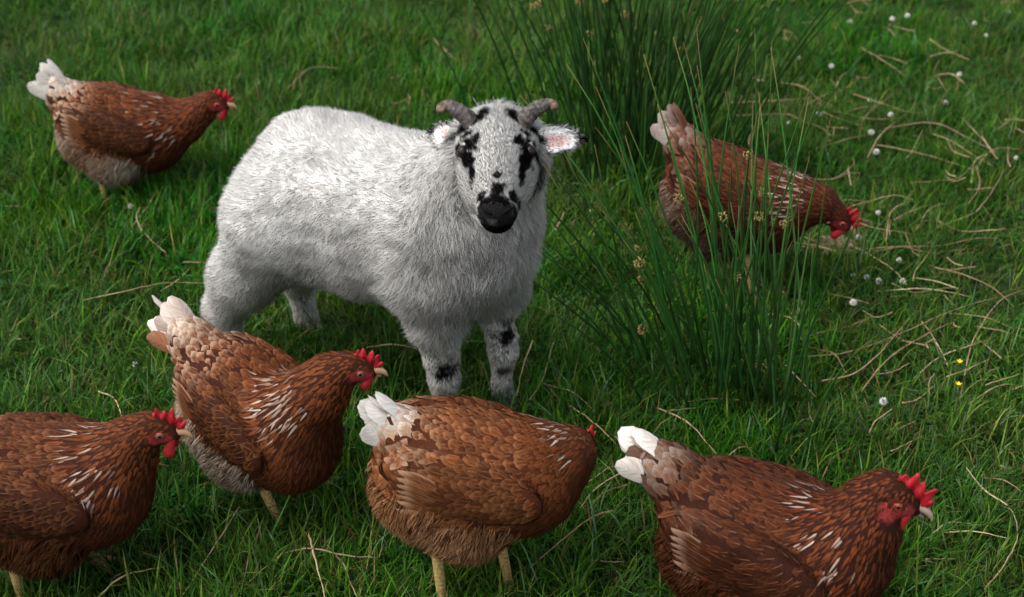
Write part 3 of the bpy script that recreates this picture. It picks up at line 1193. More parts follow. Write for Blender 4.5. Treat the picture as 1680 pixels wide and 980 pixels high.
CH = dict(main=(0.086, 0.0215, 0.0055), dark=(0.032, 0.008, 0.003), tip=(0.200, 0.070, 0.024), pale=(0.50, 0.37, 0.26), white=(0.70, 0.65, 0.58),
          hackle=(0.100, 0.0225, 0.0048))


def leg_mesh(hock, ankle, heading, rng, lift=0.0):
    S = Solid()
    S.cone(hock, ankle, 0.0092, 0.0072, k=0.004, tag='s')
    f = np.array([math.cos(heading), math.sin(heading), 0])
    l = np.array([-f[1], f[0], 0])
    an = np.asarray(ankle, float)
    S.ell(an - [0, 0, 0.004], (0.010, 0.010, 0.008), k=0.006, tag='s')
    for sp, L in ((0.0, 0.058), (0.62, 0.046), (-0.62, 0.046)):
        d = f * math.cos(sp) + l * math.sin(sp)
        m = an + d * L * 0.5 + np.array([0, 0, -0.001])
        e = an + d * L + np.array([0, 0, -an[2] + 0.006])
        S.cone(an, m, 0.0062, 0.0056, k=0.004, tag='s')
        S.cone(m, e, 0.0054, 0.0042, k=0.003, tag='s')
        S.cone(e, e + d * 0.011 + np.array([0, 0, -0.003]), 0.0034, 0.0010, k=0.002, tag='claw')
    d = -f * 0.9 + l * 0.2
    e = an + d * 0.024 + np.array([0, 0, -an[2] + 0.007])
    S.cone(an, e, 0.0055, 0.0038, k=0.004, tag='s')
    S.cone(e, e + d * 0.009, 0.003, 0.001, k=0.002, tag='claw')
    v, q = S.skin(0.0028)
    t = S.tags(v)
    c = np.where((t == 'claw')[:, None], np.array([0.30, 0.25, 0.18]), np.array([0.38, 0.26, 0.095]))
    # rings of scutes down the shank
    ring = 0.86 + 0.14 * np.sign(np.sin((v[:, 2] - an[2]) * 1500 + 2 * np.sin(v[:, 1] * 300)))
    mud = sstep(0.035, 0.0, v[:, 2])[:, None] * 0.5
    c = c * ring[:, None] * (1 - mud) + np.array([0.16, 0.11, 0.06]) * mud
    return fast_mesh('hen_leg', v, quads=q, cols={'col': c})


def ball(c, r, R=np.eye(3), lat=10, lon=14):
    v = []
    for i in range(lat + 1):
        for j in range(lon):
            th, ph = PI * i / lat, 2 * PI * j / lon
            v.append((math.cos(th), math.sin(th) * math.cos(ph), math.sin(th) * math.sin(ph)))
    v = np.array(v)
    q = [(i * lon + j, (i + 1) * lon + j, (i + 1) * lon + (j + 1) % lon, i * lon + (j + 1) % lon) for i in range(lat) for j in range(lon)]
    return np.asarray(c) + (v * np.asarray(r)) @ np.asarray(R).T, np.array(q), v


def build_hen(seed, label, O, heading, g):
    """g: geometry of the pose in the hen's own frame (x forward, y left, z up), from which the solid is made"""
    rng = np.random.default_rng(seed)
    O = np.asarray(O, float).copy()
    O[2] = float(gz(O[0], O[1]))
    hen = thing('hen', label, 'hen', O, math.radians(heading), 'brown hens on the meadow')
    c = np.array([g['c'][0], 0, g['c'][1]])
    pt = math.radians(g.get('pitch', 0))                                   # body axis: positive = breast down
    fx = np.array([math.cos(pt), 0, -math.sin(pt)])
    uz = np.array([math.sin(pt), 0, math.cos(pt)])
    R = np.stack([fx, [0, 1, 0], uz], 1)
    sz = g.get('size', 1.0)

    def bp(x, y, z):
        return c + (fx * x + np.array([0, 1, 0]) * y + uz * z) * sz
    WT = 0.10
    B = Solid()
    B.ell(bp(0, 0, 0), np.array([0.140, 0.086, 0.088]) * sz, R, tag='back')
    B.ell(bp(0.075, 0, -0.008), np.array([0.074, 0.074, 0.086]) * sz, R, k=0.04, tag='breast')
    ab = g.get('fluff', 1.0)
    B.ell(bp(-0.056, 0, -0.040) + [0, 0, -0.008], np.array([0.076, 0.074, 0.070]) * sz * ab, R, k=0.04, tag='fluff')
    for s in (-1, 1):
        B.ell(bp(0.000, s * 0.046, -0.062) + [0, 0, -0.006], np.array([0.056, 0.036, 0.052]) * sz, None, k=0.025, tag='fluff')
    tb = np.array([g['tail0'][0], 0, g['tail0'][1]])
    tt = np.array([g['tail1'][0], 0, g['tail1'][1]])
    td = norm(tt - tb)
    B.cone(bp(-0.075, 0, 0.022), tb, 0.062 * sz, 0.036 * sz, k=0.04, tag='tailbase')
    B.cone(tb, tb + td * 0.030, 0.034 * sz, 0.020 * sz, k=0.02, tag='tailbase')
    nk = [np.array(q, float) for q in g['neck']]
    rads = g.get('nrad', (0.062, 0.046, 0.034, 0.026))
    for i in range(len(nk) - 1):
        B.cone(nk[i], nk[i + 1], rads[i], rads[i + 1], k=0.035 if i == 0 else 0.02, tag='neck')
    hpos = np.array(g['head'], float)
    hdv = norm(np.array(g['hdir'], float))
    B.cone(nk[-1], hpos - hdv * 0.008, rads[len(nk) - 1], 0.021, k=0.015, tag='neck')
    H = rot_to(hdv) * 1.0
    hsz = g.get('hsize', 1.08)
    B.ell(hpos, np.array([0.0290, 0.0195, 0.0215]) * hsz, H, k=0.010, tag='head')
    B.ell(hpos + H @ [0.019, 0, -0.004] * hsz, np.array([0.018, 0.0125, 0.0135]) * hsz, H, k=0.010, tag='head')
    for s in (-1, 1):
        B.ell(bp(-0.024, s * 0.0710, 0.022), np.array([0.116, 0.025, 0.047]) * sz, R @ np.array([[math.cos(WT), 0, math.sin(WT)], [0, 1, 0], [-math.sin(WT), 0, math.cos(WT)]]) @ np.array([[math.cos(s * .17), -math.sin(s * .17), 0], [math.sin(s * .17), math.cos(s * .17), 0], [0, 0, 1]]), k=0.008, tag='wing')
    V, Q = B.skin(0.0062)
    pal = dict(CH, **g.get('pal', {}))
    A = {k: np.array(v, float) for k, v in pal.items()}

    def hco(P):
        return (P - hpos) @ H / hsz

    def facew(P):
        h = hco(P)
        n1 = vnoise(P, 300, 3) * 0.2
        e = np.sqrt(((h[:, 0] - 0.013) / 0.0185) ** 2 + ((h[:, 2] + 0.004) / 0.0118) ** 2) + n1
        return (1 - sstep(0.8, 1.05, e)) * (np.abs(h[:, 1]) < 0.04) * (h[:, 0] > -0.02)
    fw = facew(V)[:, None]
    red = np.array([0.24, 0.030, 0.028])
    n2 = (0.5 + 0.5 * vnoise(V, 220, 5))[:, None]
    T = B.tags(V)
    bc = np.where(((T == 'fluff'))[:, None], A['fluff'] * 0.7, A['dark'])
    skin = bc * (1 - fw) + (red * (0.55 + 0.6 * n2)) * fw
    obj('body', fast_mesh('hen_body', V, quads=Q, cols={'col': skin}), M['henskin'], hen)

    # ---- where feathers grow and which way they lie
    P = sample_skin(V, Q, 17000, rng)
    T = B.tags(P)
    h = hco(P)
    axis = np.array([hpos] + nk[::-1] + [bp(0.02, 0, 0.0), bp(-0.09, 0, 0.02), tb, tb + td * 0.05])
    def flow_at(P):
        best = np.full(len(P), 1e9)
        out = np.zeros_like(P)
        acc = np.zeros_like(P)
        wsum = np.zeros(len(P))
        for i in range(len(axis) - 1):
            a, b = axis[i], axis[i + 1]
            ab_ = b - a
            t = np.clip(((P - a) @ ab_) / (ab_ @ ab_), 0, 1)
            dist = np.linalg.norm(P - a - t[:, None] * ab_, axis=1)
            w = np.exp(-dist / 0.012)
            acc += w[:, None] * norm(ab_)
            wsum += w
        return acc / wsum[:, None]
    fl = flow_at(P)
    Nn = norm(B.grad(P))
    down = np.where(T == 'breast', 0.55, np.where(T == 'fluff', 0.75, np.where(T == 'wing', 0.10, 0.18)))
    fl = fl + np.array([0, 0, -1.0]) * down[:, None] * np.clip(1 - Nn[:, 2], 0, 1)[:, None]
    fl = fl + rng.normal(0, 0.15, fl.shape)
    fl = norm(fl - Nn * (fl * Nn).sum(1)[:, None])
    # distance down the neck: 0 at the head, 1 at the shoulder
    nlen = np.linalg.norm(nk[0] - hpos)
    tneck = np.clip(np.linalg.norm(P - hpos, axis=1) / nlen, 0, 1.6)
    body_x = ((P - c) @ fx) / sz
    isneck = (T == 'neck') | (T == 'head') | ((tneck < 1.22) & (T == 'breast') & (Nn[:, 2] > -0.2)) | ((tneck < 1.12) & (T != 'fluff'))
    L = np.where(T == 'tailbase', 0.036, np.where(T == 'wing', 0.028 + 0.016 * sstep(0.02, -0.1, body_x), np.where(T == 'fluff', 0.032, np.where(T == 'breast', 0.022, 0.027))))
    W = np.where(T == 'tailbase', 0.022, np.where(T == 'wing', 0.0165, np.where(T == 'breast', 0.0125, 0.0155)))
    shape = np.where(T == 'fluff', 0.4, 0.0)
    sp = L * 0.31
    kk = np.clip(tneck, 0.15, 1.1)
    L = np.where(isneck, 0.010 + 0.028 * kk, L)
    W = np.where(isneck, 0.0050 + 0.0022 * kk, W)
    sp = np.where(isneck, 0.0036 + 0.0022 * kk, sp)
    shape = np.where(isneck, 1.0, shape)
    bad = (facew(P) > 0.3) | (h[:, 0] > 0.024) & (np.abs(h[:, 1]) < 0.03) & (np.abs(h[:, 2]) < 0.03)
    sp = sp * g.get('dense', 1.0)
    order = np.where(~bad)[0]
    keep = order[darts(P[order], sp[order])]
    P, T, Nn, fl, L, W, shape, isneck, tneck, body_x = (q[keep] for q in (P, T, Nn, fl, L, W, shape, isneck, tneck, body_x))
    n = len(P)
    # ---- plumage colour; wings and breast also carry painted top-light shading
    r = rng.random(n)[:, None]
    big = (0.5 + 0.5 * vnoise(P, 22, seed))[:, None]
    base = (A['main'] * (1 - big * 0.6) + A['dark'] * big * 0.6) * (0.7 + 0.5 * r)
    tip = A['tip'] * (0.40 + 0.60 * r)
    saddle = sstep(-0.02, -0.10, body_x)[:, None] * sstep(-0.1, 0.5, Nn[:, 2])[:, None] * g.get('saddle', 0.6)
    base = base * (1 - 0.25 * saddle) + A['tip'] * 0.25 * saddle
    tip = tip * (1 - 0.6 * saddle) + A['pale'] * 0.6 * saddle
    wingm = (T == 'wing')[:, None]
    wd_ = g.get('wingdark', 0.42) + (1 - g.get('wingdark', 0.42)) * sstep(0.35, 0.75, Nn[:, 2:3] * 0.6 + 0.4 * sstep(0.0, -0.10, body_x)[:, None] + 0.15 * vnoise(P, 40, 9)[:, None])  # dark wing plumage plus painted top-light shading: lighter where it faces up
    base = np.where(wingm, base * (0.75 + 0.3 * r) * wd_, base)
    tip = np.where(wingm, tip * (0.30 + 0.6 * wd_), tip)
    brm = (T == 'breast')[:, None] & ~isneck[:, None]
    low_ = 0.42 + 0.5 * sstep(-0.2, 0.5, Nn[:, 2:3])  # breast darkened where it faces down: shade painted into its dark plumage
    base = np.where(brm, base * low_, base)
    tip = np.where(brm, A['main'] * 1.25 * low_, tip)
    flf = (T == 'fluff')[:, None]
    base = np.where(flf, A['fluff'] * (0.7 + 0.4 * r), base)
    tip = np.where(flf, A['fluff'] * 1.25, tip)
    tm = sstep(0.0, 1.0, ((P - tb) @ td) / 0.05 + 0.9)[:, None] * (T == 'tailbase')[:, None]
    pm = tm * np.clip(g.get('tailpale', 0.7) + 0.5 * (rng.random((n, 1)) - 0.5), 0, 1)
    base = base * (1 - pm * 0.55) + A['pale'] * pm * 0.55
    tip = tip * (1 - pm * 0.8) + A['white'] * (0.6 + 0.35 * r) * pm * 0.8
    # hackle: dark centres, pale streaks low on the neck
    hk = isneck[:, None]
    tk = tneck[:, None]
    base = np.where(hk, A['hackle'] * (0.55 + 0.8 * r), base)
    tip = np.where(hk, A['tip'] * (0.30 + 0.40 * r), tip)
    frn = 1 - 0.55 * sstep(0.3, 0.8, (Nn @ fx)[:, None] - Nn[:, 2:3] * 0.4) * sstep(0.4, 0.8, tk) * hk  # front of the lower hackle painted darker, like the breast
    base, tip = base * frn, tip * frn
    side = 1.0
    wst = sstep(0.55, 0.78, tk) * (1 - sstep(1.12, 1.30, tk)) * (rng.random((n, 1)) < 0.62 * g.get('streak', 0.45)) * hk * (Nn[:, 2:3] > -0.15) * (Nn @ fx < 0.45)[:, None]
    wst = wst * rng.uniform(0.25, 1.0, (n, 1))
    base = base * (1 - 0.8 * wst) + (A['white'] * 0.30 + A['pale'] * 0.30) * wst
    tip = tip * (1 - 0.25 * wst) + A['pale'] * 0.25 * wst
    W = W * (1 - 0.38 * (wst[:, 0] > 0.05))
    L = L * (1 + 0.15 * (wst[:, 0] > 0.05))
    # a few stray white feathers
    st = (rng.random((n, 1)) < g.get('stray', 0.0)) & ~hk
    base = np.where(st, A['white'] * 0.8, base)
    lift = np.where(isneck, 0.0028, np.where(T == 'fluff', 0.0045, 0.0036)) * rng.uniform(0.6, 1.5, n)
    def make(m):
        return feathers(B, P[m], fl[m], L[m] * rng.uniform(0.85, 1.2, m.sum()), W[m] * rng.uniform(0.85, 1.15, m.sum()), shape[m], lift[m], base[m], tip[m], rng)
    y = P[:, 1]
    wl = (T == 'wing') & ~isneck
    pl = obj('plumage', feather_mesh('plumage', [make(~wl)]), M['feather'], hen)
    pl['kind'] = 'stuff'
    # ---- wings: coverts as one piece each, flight feathers singly
    for s in (1, -1):
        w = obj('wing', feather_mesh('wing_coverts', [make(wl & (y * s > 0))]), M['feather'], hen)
        for k in range(7):
            t = k / 6
            r0 = bp(-0.030 - 0.018 * t, s * 0.10, -0.034 + 0.060 * t)[None]
            r0 = B.project(r0, 0.003, 4)
            d0 = norm(-fx + uz * (0.02 + 0.26 * t) + np.array([0, -s * 0.10, 0]))[None]
            pale = g.get('flight', 0.3)
            cb = (A['dark'] * 1.2 * (1 - pale) + A['tip'] * 0.8 * pale) * rng.uniform(0.8, 1.2)
            ct = A['tip'] * (1 - pale) + A['pale'] * pale
            fs = feathers(B, r0, d0, [(0.082 - 0.006 * t) * sz], [0.0185 * sz], 0.15, 0.0085 + 0.0006 * k, cb, ct, rng, off0=-0.0025, rows=8, across=5)
            obj('flight_feather', feather_mesh('flight_feather', [fs]), M['feather'], w)
    # ---- tail: a folded fan, each feather a piece of its own
    tn = g.get('tailn', 11)
    tl = g.get('taillen', np.linalg.norm(tt - tb) + 0.012)
    for k in range(tn):
        t = k / (tn - 1) * 2 - 1
        lay = 1 - abs(t)
        s_ = np.array([0, 1.0, 0])
        up_ = norm(np.cross(td, s_)) * -1
        if up_[2] < 0:
            up_ = -up_
        d0 = norm(td + s_ * t * 0.30 - up_ * abs(t) * 0.42 + rng.normal(0, 0.075, 3))
        p0 = tb - td * 0.012 + s_ * t * 0.017 + up_ * (0.012 + 0.011 * lay - 0.010 * abs(t))
        nrm = norm(up_ * (0.75 - 0.5 * abs(t)) + s_ * t * 1.3)
        rows, across = 9, 5
        Vt, Ut = [], []
        Lk = tl * (1.0 - 0.20 * abs(t)) * rng.uniform(0.80, 1.08)
        sv = norm(np.cross(nrm, d0))
        for j in range(rows):
            v = j / (rows - 1)
            ww = 0.0175 * sz * (0.35 + 0.65 * math.sin(PI * min(0.15 + 0.5 * v, 0.5))) * math.sqrt(max(1 - max(0, (v - 0.72) / 0.29) ** 2, 0.02))
            for i in range(across):
                u = i / (across - 1) * 2 - 1
                Vt.append(p0 + d0 * Lk * v + sv * u * ww - nrm * (u * u * ww * 0.3) - nrm * 0.10 * Lk * v * v + nrm * 0.002 * math.sin(5 * v + k))
                Ut.append(((u + 1) / 2, v * 0.999 + k))
        qt = [(j * across + i, j * across + i + 1, (j + 1) * across + i + 1, (j + 1) * across + i) for j in range(rows - 1) for i in range(across - 1)]
        wmix = g.get('tailwhite', 0.8)
        wm = np.clip(wmix + rng.normal(0, 0.30), 0, 1) if wmix < 0.9 else wmix
        cb = (A['white'] * wm + A['tip'] * (1 - wm)) * rng.uniform(0.75, 1.0)
        we = np.clip(wm + 0.25 * rng.random(), 0, 1)
        ct = (A['white'] * we + A['tip'] * (1 - we)) * rng.uniform(0.8, 1.0)
        nV = len(Vt)
        me = fast_mesh('tail_feather', Vt, None, qt, {'fcol': np.tile(cb, (nV, 1)), 'ftip': np.tile(ct, (nV, 1))}, uv=np.array(Ut))
        obj('tail_feather', me, M['feather'], hen)
    # ---- down on belly and thighs
    Pf = sample_skin(V, Q, 90000, rng)
    Tf = B.tags(Pf)
    Df = np.stack([B.one(p_, Pf) for p_ in B.pr])
    isf = np.array([p_[-1] == 'fluff' for p_ in B.pr])
    Pf = Pf[(Df[isf].min(0) - Df[~isf].min(0) + rng.exponential(0.006, len(Pf)) * -1 < 0.0) & (np.linalg.norm(Pf - hpos, axis=1) > 0.1)][:16000]
    Nf = norm(B.grad(Pf))
    ff = np.array([-0.55, 0, -0.8]) + np.stack([vnoise(Pf, 25, 1), vnoise(Pf, 25, 2), vnoise(Pf, 25, 3)], 1) * 0.5
    ff = ff - Nf * (ff * Nf).sum(1)[:, None]
    nf = len(Pf)
    f2 = g.get('fluff2', pal['fluff'])
    wv = np.clip(0.5 + 0.9 * vnoise(Pf, 13, seed + 3), 0, 1)[:, None]
    cf = (np.array(pal['fluff']) * (1 - wv) + np.array(f2) * wv) * rng.uniform(0.75, 1.2, (nf, 1))
    st_ = strands(Pf, Nf, norm(ff) + Nf * 0.55 + rng.normal(0, 0.15, (nf, 3)), 0.022 * rng.uniform(0.7, 1.25, nf), 0.0010, np.clip(cf, 0, 0.8), rng, nrm_mix=0.85, curl=0.10, clumps=1500, clump_amt=0.4)
    dn = obj('down', fast_mesh('down', st_[0], st_[1], None, {'col': st_[3]}, normals=st_[2]), M['down'], hen)
    dn['kind'] = 'stuff'
    # ---- head furniture
    def hp_(x, y, z):
        return hpos + H @ np.array([x, y, z]) * hsz
    # comb: serrated blade over the crown
    m = 41
    ct = np.linspace(0, 1, m)
    ctrl = smooth_pts([(0.039, 0, 0.003), (0.033, 0, 0.0105), (0.023, 0, 0.0165), (0.011, 0, 0.0200), (0.000, 0, 0.0212)], m)
    hgt = g.get('comb', 1.0) * (0.0128 * np.sin(PI * np.clip(ct * 0.9 + 0.08, 0, 1)) ** 0.7 + 0.003) * (0.42 + 0.58 * np.abs(np.sin(ct * PI * 5.3)) ** 1.2) * (1 + 0.25 * np.sin(ct * 17 + seed))
    lean = np.clip(0.35 * ct, 0, 1)
    V_, q_ = [], []
    flop = g.get('flop', 0.0)
    for i in range(m):
        b0 = ctrl[i]
        outd = norm(np.array([-0.25 * ct[i] + 0.75 * (1 - ct[i]) ** 2, flop * 0.5, 1.0]))
        for (hh, ww) in ((-0.004, 0.0036), (0.35, 0.0027), (0.75, 0.0017), (1.0, 0.0006)):
            z = hh * hgt[i] if hh > 0 else hh
            for s in (1, -1):
                wob = 0.0012 * math.sin(ct[i] * 23 + hh * 3)
                V_.append(hp_(*(b0 + outd * z + np.array([0, s * ww + wob, 0]))))
    ring = [0, 2, 4, 6, 7, 5, 3, 1]
    for i in range(m - 1):
        for k in range(8):
            a, b = ring[k], ring[(k + 1) % 8]
            q_.append((i * 8 + a, i * 8 + b, (i + 1) * 8 + b, (i + 1) * 8 + a)[::-1])
    q_.append(tuple(ring)[:4]); q_.append((ring[0], ring[3], ring[4], ring[7])); q_.append((ring[4], ring[5], ring[6], ring[7]))
    e0 = (m - 1) * 8
    q_.append(tuple(e0 + k for k in (ring[0], ring[3], ring[4], ring[7])))
    J = Join()
    J.add(np.array(V_), None, np.array(q_), (0.26, 0.008, 0.013))
    obj('comb', J.mesh('comb'), M['comb'], hen)
    for s in (1, -1):
        J = Join()
        S = Solid()
        wl_ = g.get('wattle', 1.0)
        S.cone(hp_(0.026, s * 0.009, -0.010), hp_(0.021, s * 0.013, -0.012 - 0.015 * wl_), 0.0052, 0.0088 * wl_ ** 0.5, tag='w')
        v, q = S.skin(0.0022)
        lc = (v - hp_(0.024, s * 0.009, -0.02)) @ H
        lc[:, 1] *= 0.55
        v = hp_(0.024, s * 0.009, -0.02) + lc @ H.T
        J.add(v, None, q, (0.26, 0.010, 0.015))
        obj('wattle', J.mesh('wattle'), M['comb'], hen)
        J = Join()
        v, q, _ = ball(hp_(-0.010, s * 0.0185, -0.009), (0.0055, 0.0030, 0.0085), H)
        J.add(v, None, q, g.get('lobe', (0.42, 0.14, 0.12)))
        obj('ear_lobe', J.mesh('ear_lobe'), M['comb'], hen)
        ec = B.project(hp_(0.0135, s * 0.022, 0.0035)[None], -0.0016, 4)[0]
        Re = rot_to(H @ np.array([0.25, s, 0.05]))
        v, q, u = ball(ec, 0.0054, Re, 14, 18)
        cz = u[:, 0]
        cc = np.where((cz > 0.88)[:, None], np.array([0.004, 0.004, 0.004]), np.where((cz > 0.70)[:, None], np.array(g.get('iris', (0.24, 0.09, 0.03))), np.array([0.05, 0.02, 0.015])))
        J = Join()
        J.add(v, None, q, cc)
        obj('eye', J.mesh('hen_eye'), M['eye'], hen)
        # eyelid ring
        aa = np.linspace(0, 2 * PI, 25)
        rp = ec + 0.0051 * (np.cos(aa)[:, None] * Re[:, 1] + 0.85 * np.sin(aa)[:, None] * Re[:, 2]) + Re[:, 0] * 0.0022
        v, t, q = tube(rp, 0.0011, 6, False)
        J = Join(); J.add(v, t, q, (0.34, 0.06, 0.05))
        obj('eyelid', J.mesh('eyelid'), M['comb'], hen)
    # beak: hooked upper over a shorter lower mandible
    J = Join()
    up_p = smooth_pts([(0.026, 0, 0.0005), (0.037, 0, 0.0000), (0.046, 0, -0.0035), (0.0515, 0, -0.0095)], 14)
    v, t, q = tube([hp_(*p_) for p_ in up_p], 0.0078 * (1 - np.linspace(0, 1, 14) ** 1.3) + 0.0008, 12)
    bcol = np.array(g.get('beak', (0.34, 0.20, 0.10)))
    tcol = np.concatenate([np.repeat(np.linspace(0, 1, 14), 12), [0, 1]])[:, None]
    J.add(v, t, q, bcol * (1 - tcol * 0.3) + np.array([0.40, 0.30, 0.20]) * tcol * 0.3)
    lo_p = smooth_pts([(0.024, 0, -0.0085), (0.034, 0, -0.0092), (0.043, 0, -0.0105)], 9)
    v, t, q = tube([hp_(*p_) for p_ in lo_p], 0.0052 * (1 - np.linspace(0, 1, 9) ** 1.5) + 0.0007, 10)
    J.add(v, t, q, bcol * 0.75)
    obj('beak', J.mesh('beak'), M['beak'], hen)
    # ---- legs
    for hock, ankle, az in g['legs']:
        obj('leg', leg_mesh(np.array(hock, float), np.array(ankle, float), math.radians(az), rng), M['leg'], hen)
    return hen


def hdirv(yaw, pitch):
    y, p = math.radians(yaw), math.radians(pitch)
    return (math.cos(y) * math.cos(p), math.sin(y) * math.cos(p), math.sin(p))


def legs(x, z=0.13, dx=0.0, az=0.0):
    return [((x + dx, 0.045, z), (x + dx + 0.008, 0.048, 0.012), az), ((x - dx, -0.045, z), (x - dx + 0.004, -0.048, 0.012), az)]


HENS = {
    'far_left': (101, 'brown hen with white tail and pale belly standing behind the lamb', (-0.916, 2.996, 0), 0,
                 dict(c=(0.015, 0.195), pitch=12, fluff=0.9, tail0=(-0.105, 0.275), tail1=(-0.150, 0.355),
                      neck=[(0.110, 0, 0.195), (0.165, -0.004, 0.210), (0.205, -0.008, 0.238)], head=(0.238, -0.010, 0.262), hdir=hdirv(-4, -8),
                      pal=dict(fluff=(0.66, 0.56, 0.44)), fluff2=(0.32, 0.14, 0.06), saddle=1.25, tailwhite=0.95, tailpale=1.1, streak=0.35, flight=0.5, stray=0.006,
                      legs=legs(0.0, 0.11, 0.035))),
    'talking': (102, 'brown hen with white streaked neck, its head against another hen\'s white tail', (-0.37, 1.828, 0), -35,
                dict(c=(-0.048, 0.238), pitch=15, tail0=(-0.185, 0.325), tail1=(-0.268, 0.385),
                     neck=[(0.045, 0.0, 0.285), (0.078, 0.010, 0.328), (0.098, 0.024, 0.360)], head=(0.124, 0.042, 0.376), hdir=hdirv(36, -8),
                     pal=dict(fluff=(0.70, 0.62, 0.50)), fluff2=(0.42, 0.26, 0.14), saddle=0.75, tailwhite=0.5, tailpale=0.6, streak=0.6, wattle=0.7, iris=(0.16, 0.15, 0.14),  # grey iris colour paints the glare on this hen's eye
                     legs=[((-0.06, 0.045, 0.15), (-0.085, 0.050, 0.012), 10), ((-0.045, -0.030, 0.15), (-0.008, -0.012, 0.012), 20)])),
    'middle': (103, 'brown hen with fluffy white tail and lowered head by the lamb\'s forelegs', (-0.064, 1.688, 0), 5,
               dict(c=(0.005, 0.258), pitch=12, size=1.06, fluff=0.95, wingdark=0.75, tail0=(-0.100, 0.335), tail1=(-0.155, 0.405),
                    neck=[(0.105, 0.0, 0.240), (0.140, 0.015, 0.255), (0.162, 0.035, 0.255)], head=(0.178, 0.058, 0.240), hdir=hdirv(55, -38),
                    pal=dict(fluff=(0.58, 0.33, 0.17), main=(0.125, 0.036, 0.0095), dark=(0.055, 0.015, 0.005), tip=(0.26, 0.102, 0.040)), fluff2=(0.42, 0.20, 0.09), saddle=0.55, tailwhite=1.0, tailpale=0.9, streak=0.6, flight=0.35,
                    legs=[((-0.055, -0.045, 0.135), (-0.048, -0.050, 0.012), 10), ((0.042, 0.000, 0.135), (0.060, -0.004, 0.012), -12)])),
    'near_right': (104, 'dark chestnut hen with upright red comb, its tail mixed white and brown', (0.402, 1.563, 0), -20,
                   dict(c=(-0.030, 0.222), pitch=3, size=1.10, hsize=1.34, tail0=(-0.185, 0.310), tail1=(-0.262, 0.375),
                        neck=[(0.082, -0.01, 0.250), (0.098, -0.004, 0.296), (0.105, 0.004, 0.334)], head=(0.126, 0.006, 0.356), hdir=hdirv(-4, -16), nrad=(0.070, 0.052, 0.038, 0.028),
                        pal=dict(fluff=(0.110, 0.036, 0.012), main=(0.060, 0.0145, 0.0042), dark=(0.022, 0.0055, 0.0024), tip=(0.088, 0.025, 0.008), hackle=(0.080, 0.017, 0.004)), saddle=0.10, tailwhite=0.40, tailpale=0.20, streak=0.32, wingdark=0.6, comb=1.15, wattle=1.9, lobe=(0.55, 0.42, 0.36), beak=(0.26, 0.17, 0.13), 
                        legs=legs(-0.05, 0.13, 0.02))),
    'rushes': (105, 'dark brown hen pecking behind the rush clump', (0.512, 2.541, 0), -20,
               dict(c=(-0.065, 0.235), pitch=14, tail0=(-0.180, 0.335), tail1=(-0.222, 0.415),
                    neck=[(0.025, 0.0, 0.240), (0.070, 0.0, 0.248), (0.108, 0.002, 0.248)], head=(0.142, 0.002, 0.228), hdir=hdirv(8, -38),
                    pal=dict(fluff=(0.12, 0.050, 0.024), main=(0.068, 0.0165, 0.005), tip=(0.118, 0.036, 0.013), hackle=(0.080, 0.018, 0.005)), fluff2=(0.32, 0.22, 0.15), saddle=0.15, tailwhite=0.22, tailpale=0.25, streak=0.9, comb=1.2,
                    legs=[((-0.06, 0.045, 0.15), (-0.075, 0.048, 0.012), 0), ((-0.03, -0.045, 0.15), (0.012, -0.048, 0.012), 0)])),
    'edge': (106, 'brown hen with plain brown belly, its beak close to another hen\'s belly', (-0.765, 1.695, 0), 0,
             dict(c=(0.050, 0.212), pitch=2, size=1.06, hsize=1.12, tail0=(-0.105, 0.320), tail1=(-0.170, 0.395),
                  neck=[(0.155, 0.0, 0.242), (0.184, -0.002, 0.276), (0.205, -0.006, 0.305)], head=(0.235, -0.008, 0.325), hdir=hdirv(-4, -5),
                  pal=dict(fluff=(0.15, 0.052, 0.018), main=(0.070, 0.0185, 0.006), tip=(0.165, 0.060, 0.023)), saddle=0.8, streak=0.5, comb=1.1, wattle=1.15, flight=0.25, beak=(0.36, 0.19, 0.09), iris=(0.14, 0.13, 0.12),  # greyed iris stands in for glare on the eye
                  legs=legs(0.03, 0.13, 0.04))),
}
for key, args in HENS.items():
    build_hen(*args)


# ------------------------------------------------------------------ rush clumps
def stem_mesh(L, bend, rng, col, r0=0.0023):
    t = np.linspace(0, 1, 9)
    p = np.stack([bend * L * t ** 2.2, 0.02 * L * np.sin(3 * t + rng.uniform(0, 6)) * t, L * t * (1 - 0.25 * bend * t)], 1)
    v, tr, q = tube(p, r0 * (1 - 0.72 * t ** 3), 6)
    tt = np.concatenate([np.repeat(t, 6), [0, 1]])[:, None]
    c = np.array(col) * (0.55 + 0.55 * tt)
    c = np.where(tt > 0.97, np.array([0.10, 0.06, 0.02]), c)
    return fast_mesh('rush_stem', v, tr, q, {'col': c}), p


def floret_mesh(rng, n=34, rad=0.0085):
    J = Join()
    for _ in range(n):
        d = norm(rng.normal(0, 1, 3)) * np.array([1, 1, 1.1])
        c = d * rad * rng.uniform(0.5, 1.1)
        e = rng.uniform(0.0012, 0.0024)
        o = np.array([[1, 0, 0], [-1, 0, 0], [0, 1, 0], [0, -1, 0], [0, 0, 1.5], [0, 0, -1.5]]) * e
        f = [(0, 2, 4), (2, 1, 4), (1, 3, 4), (3, 0, 4), (2, 0, 5), (1, 2, 5), (3, 1, 5), (0, 3, 5)]
        J.add(c + o, f, None, np.array([0.20, 0.16, 0.05]) * rng.uniform(0.6, 1.3))
    return J.mesh('rush_florets', smooth=False)


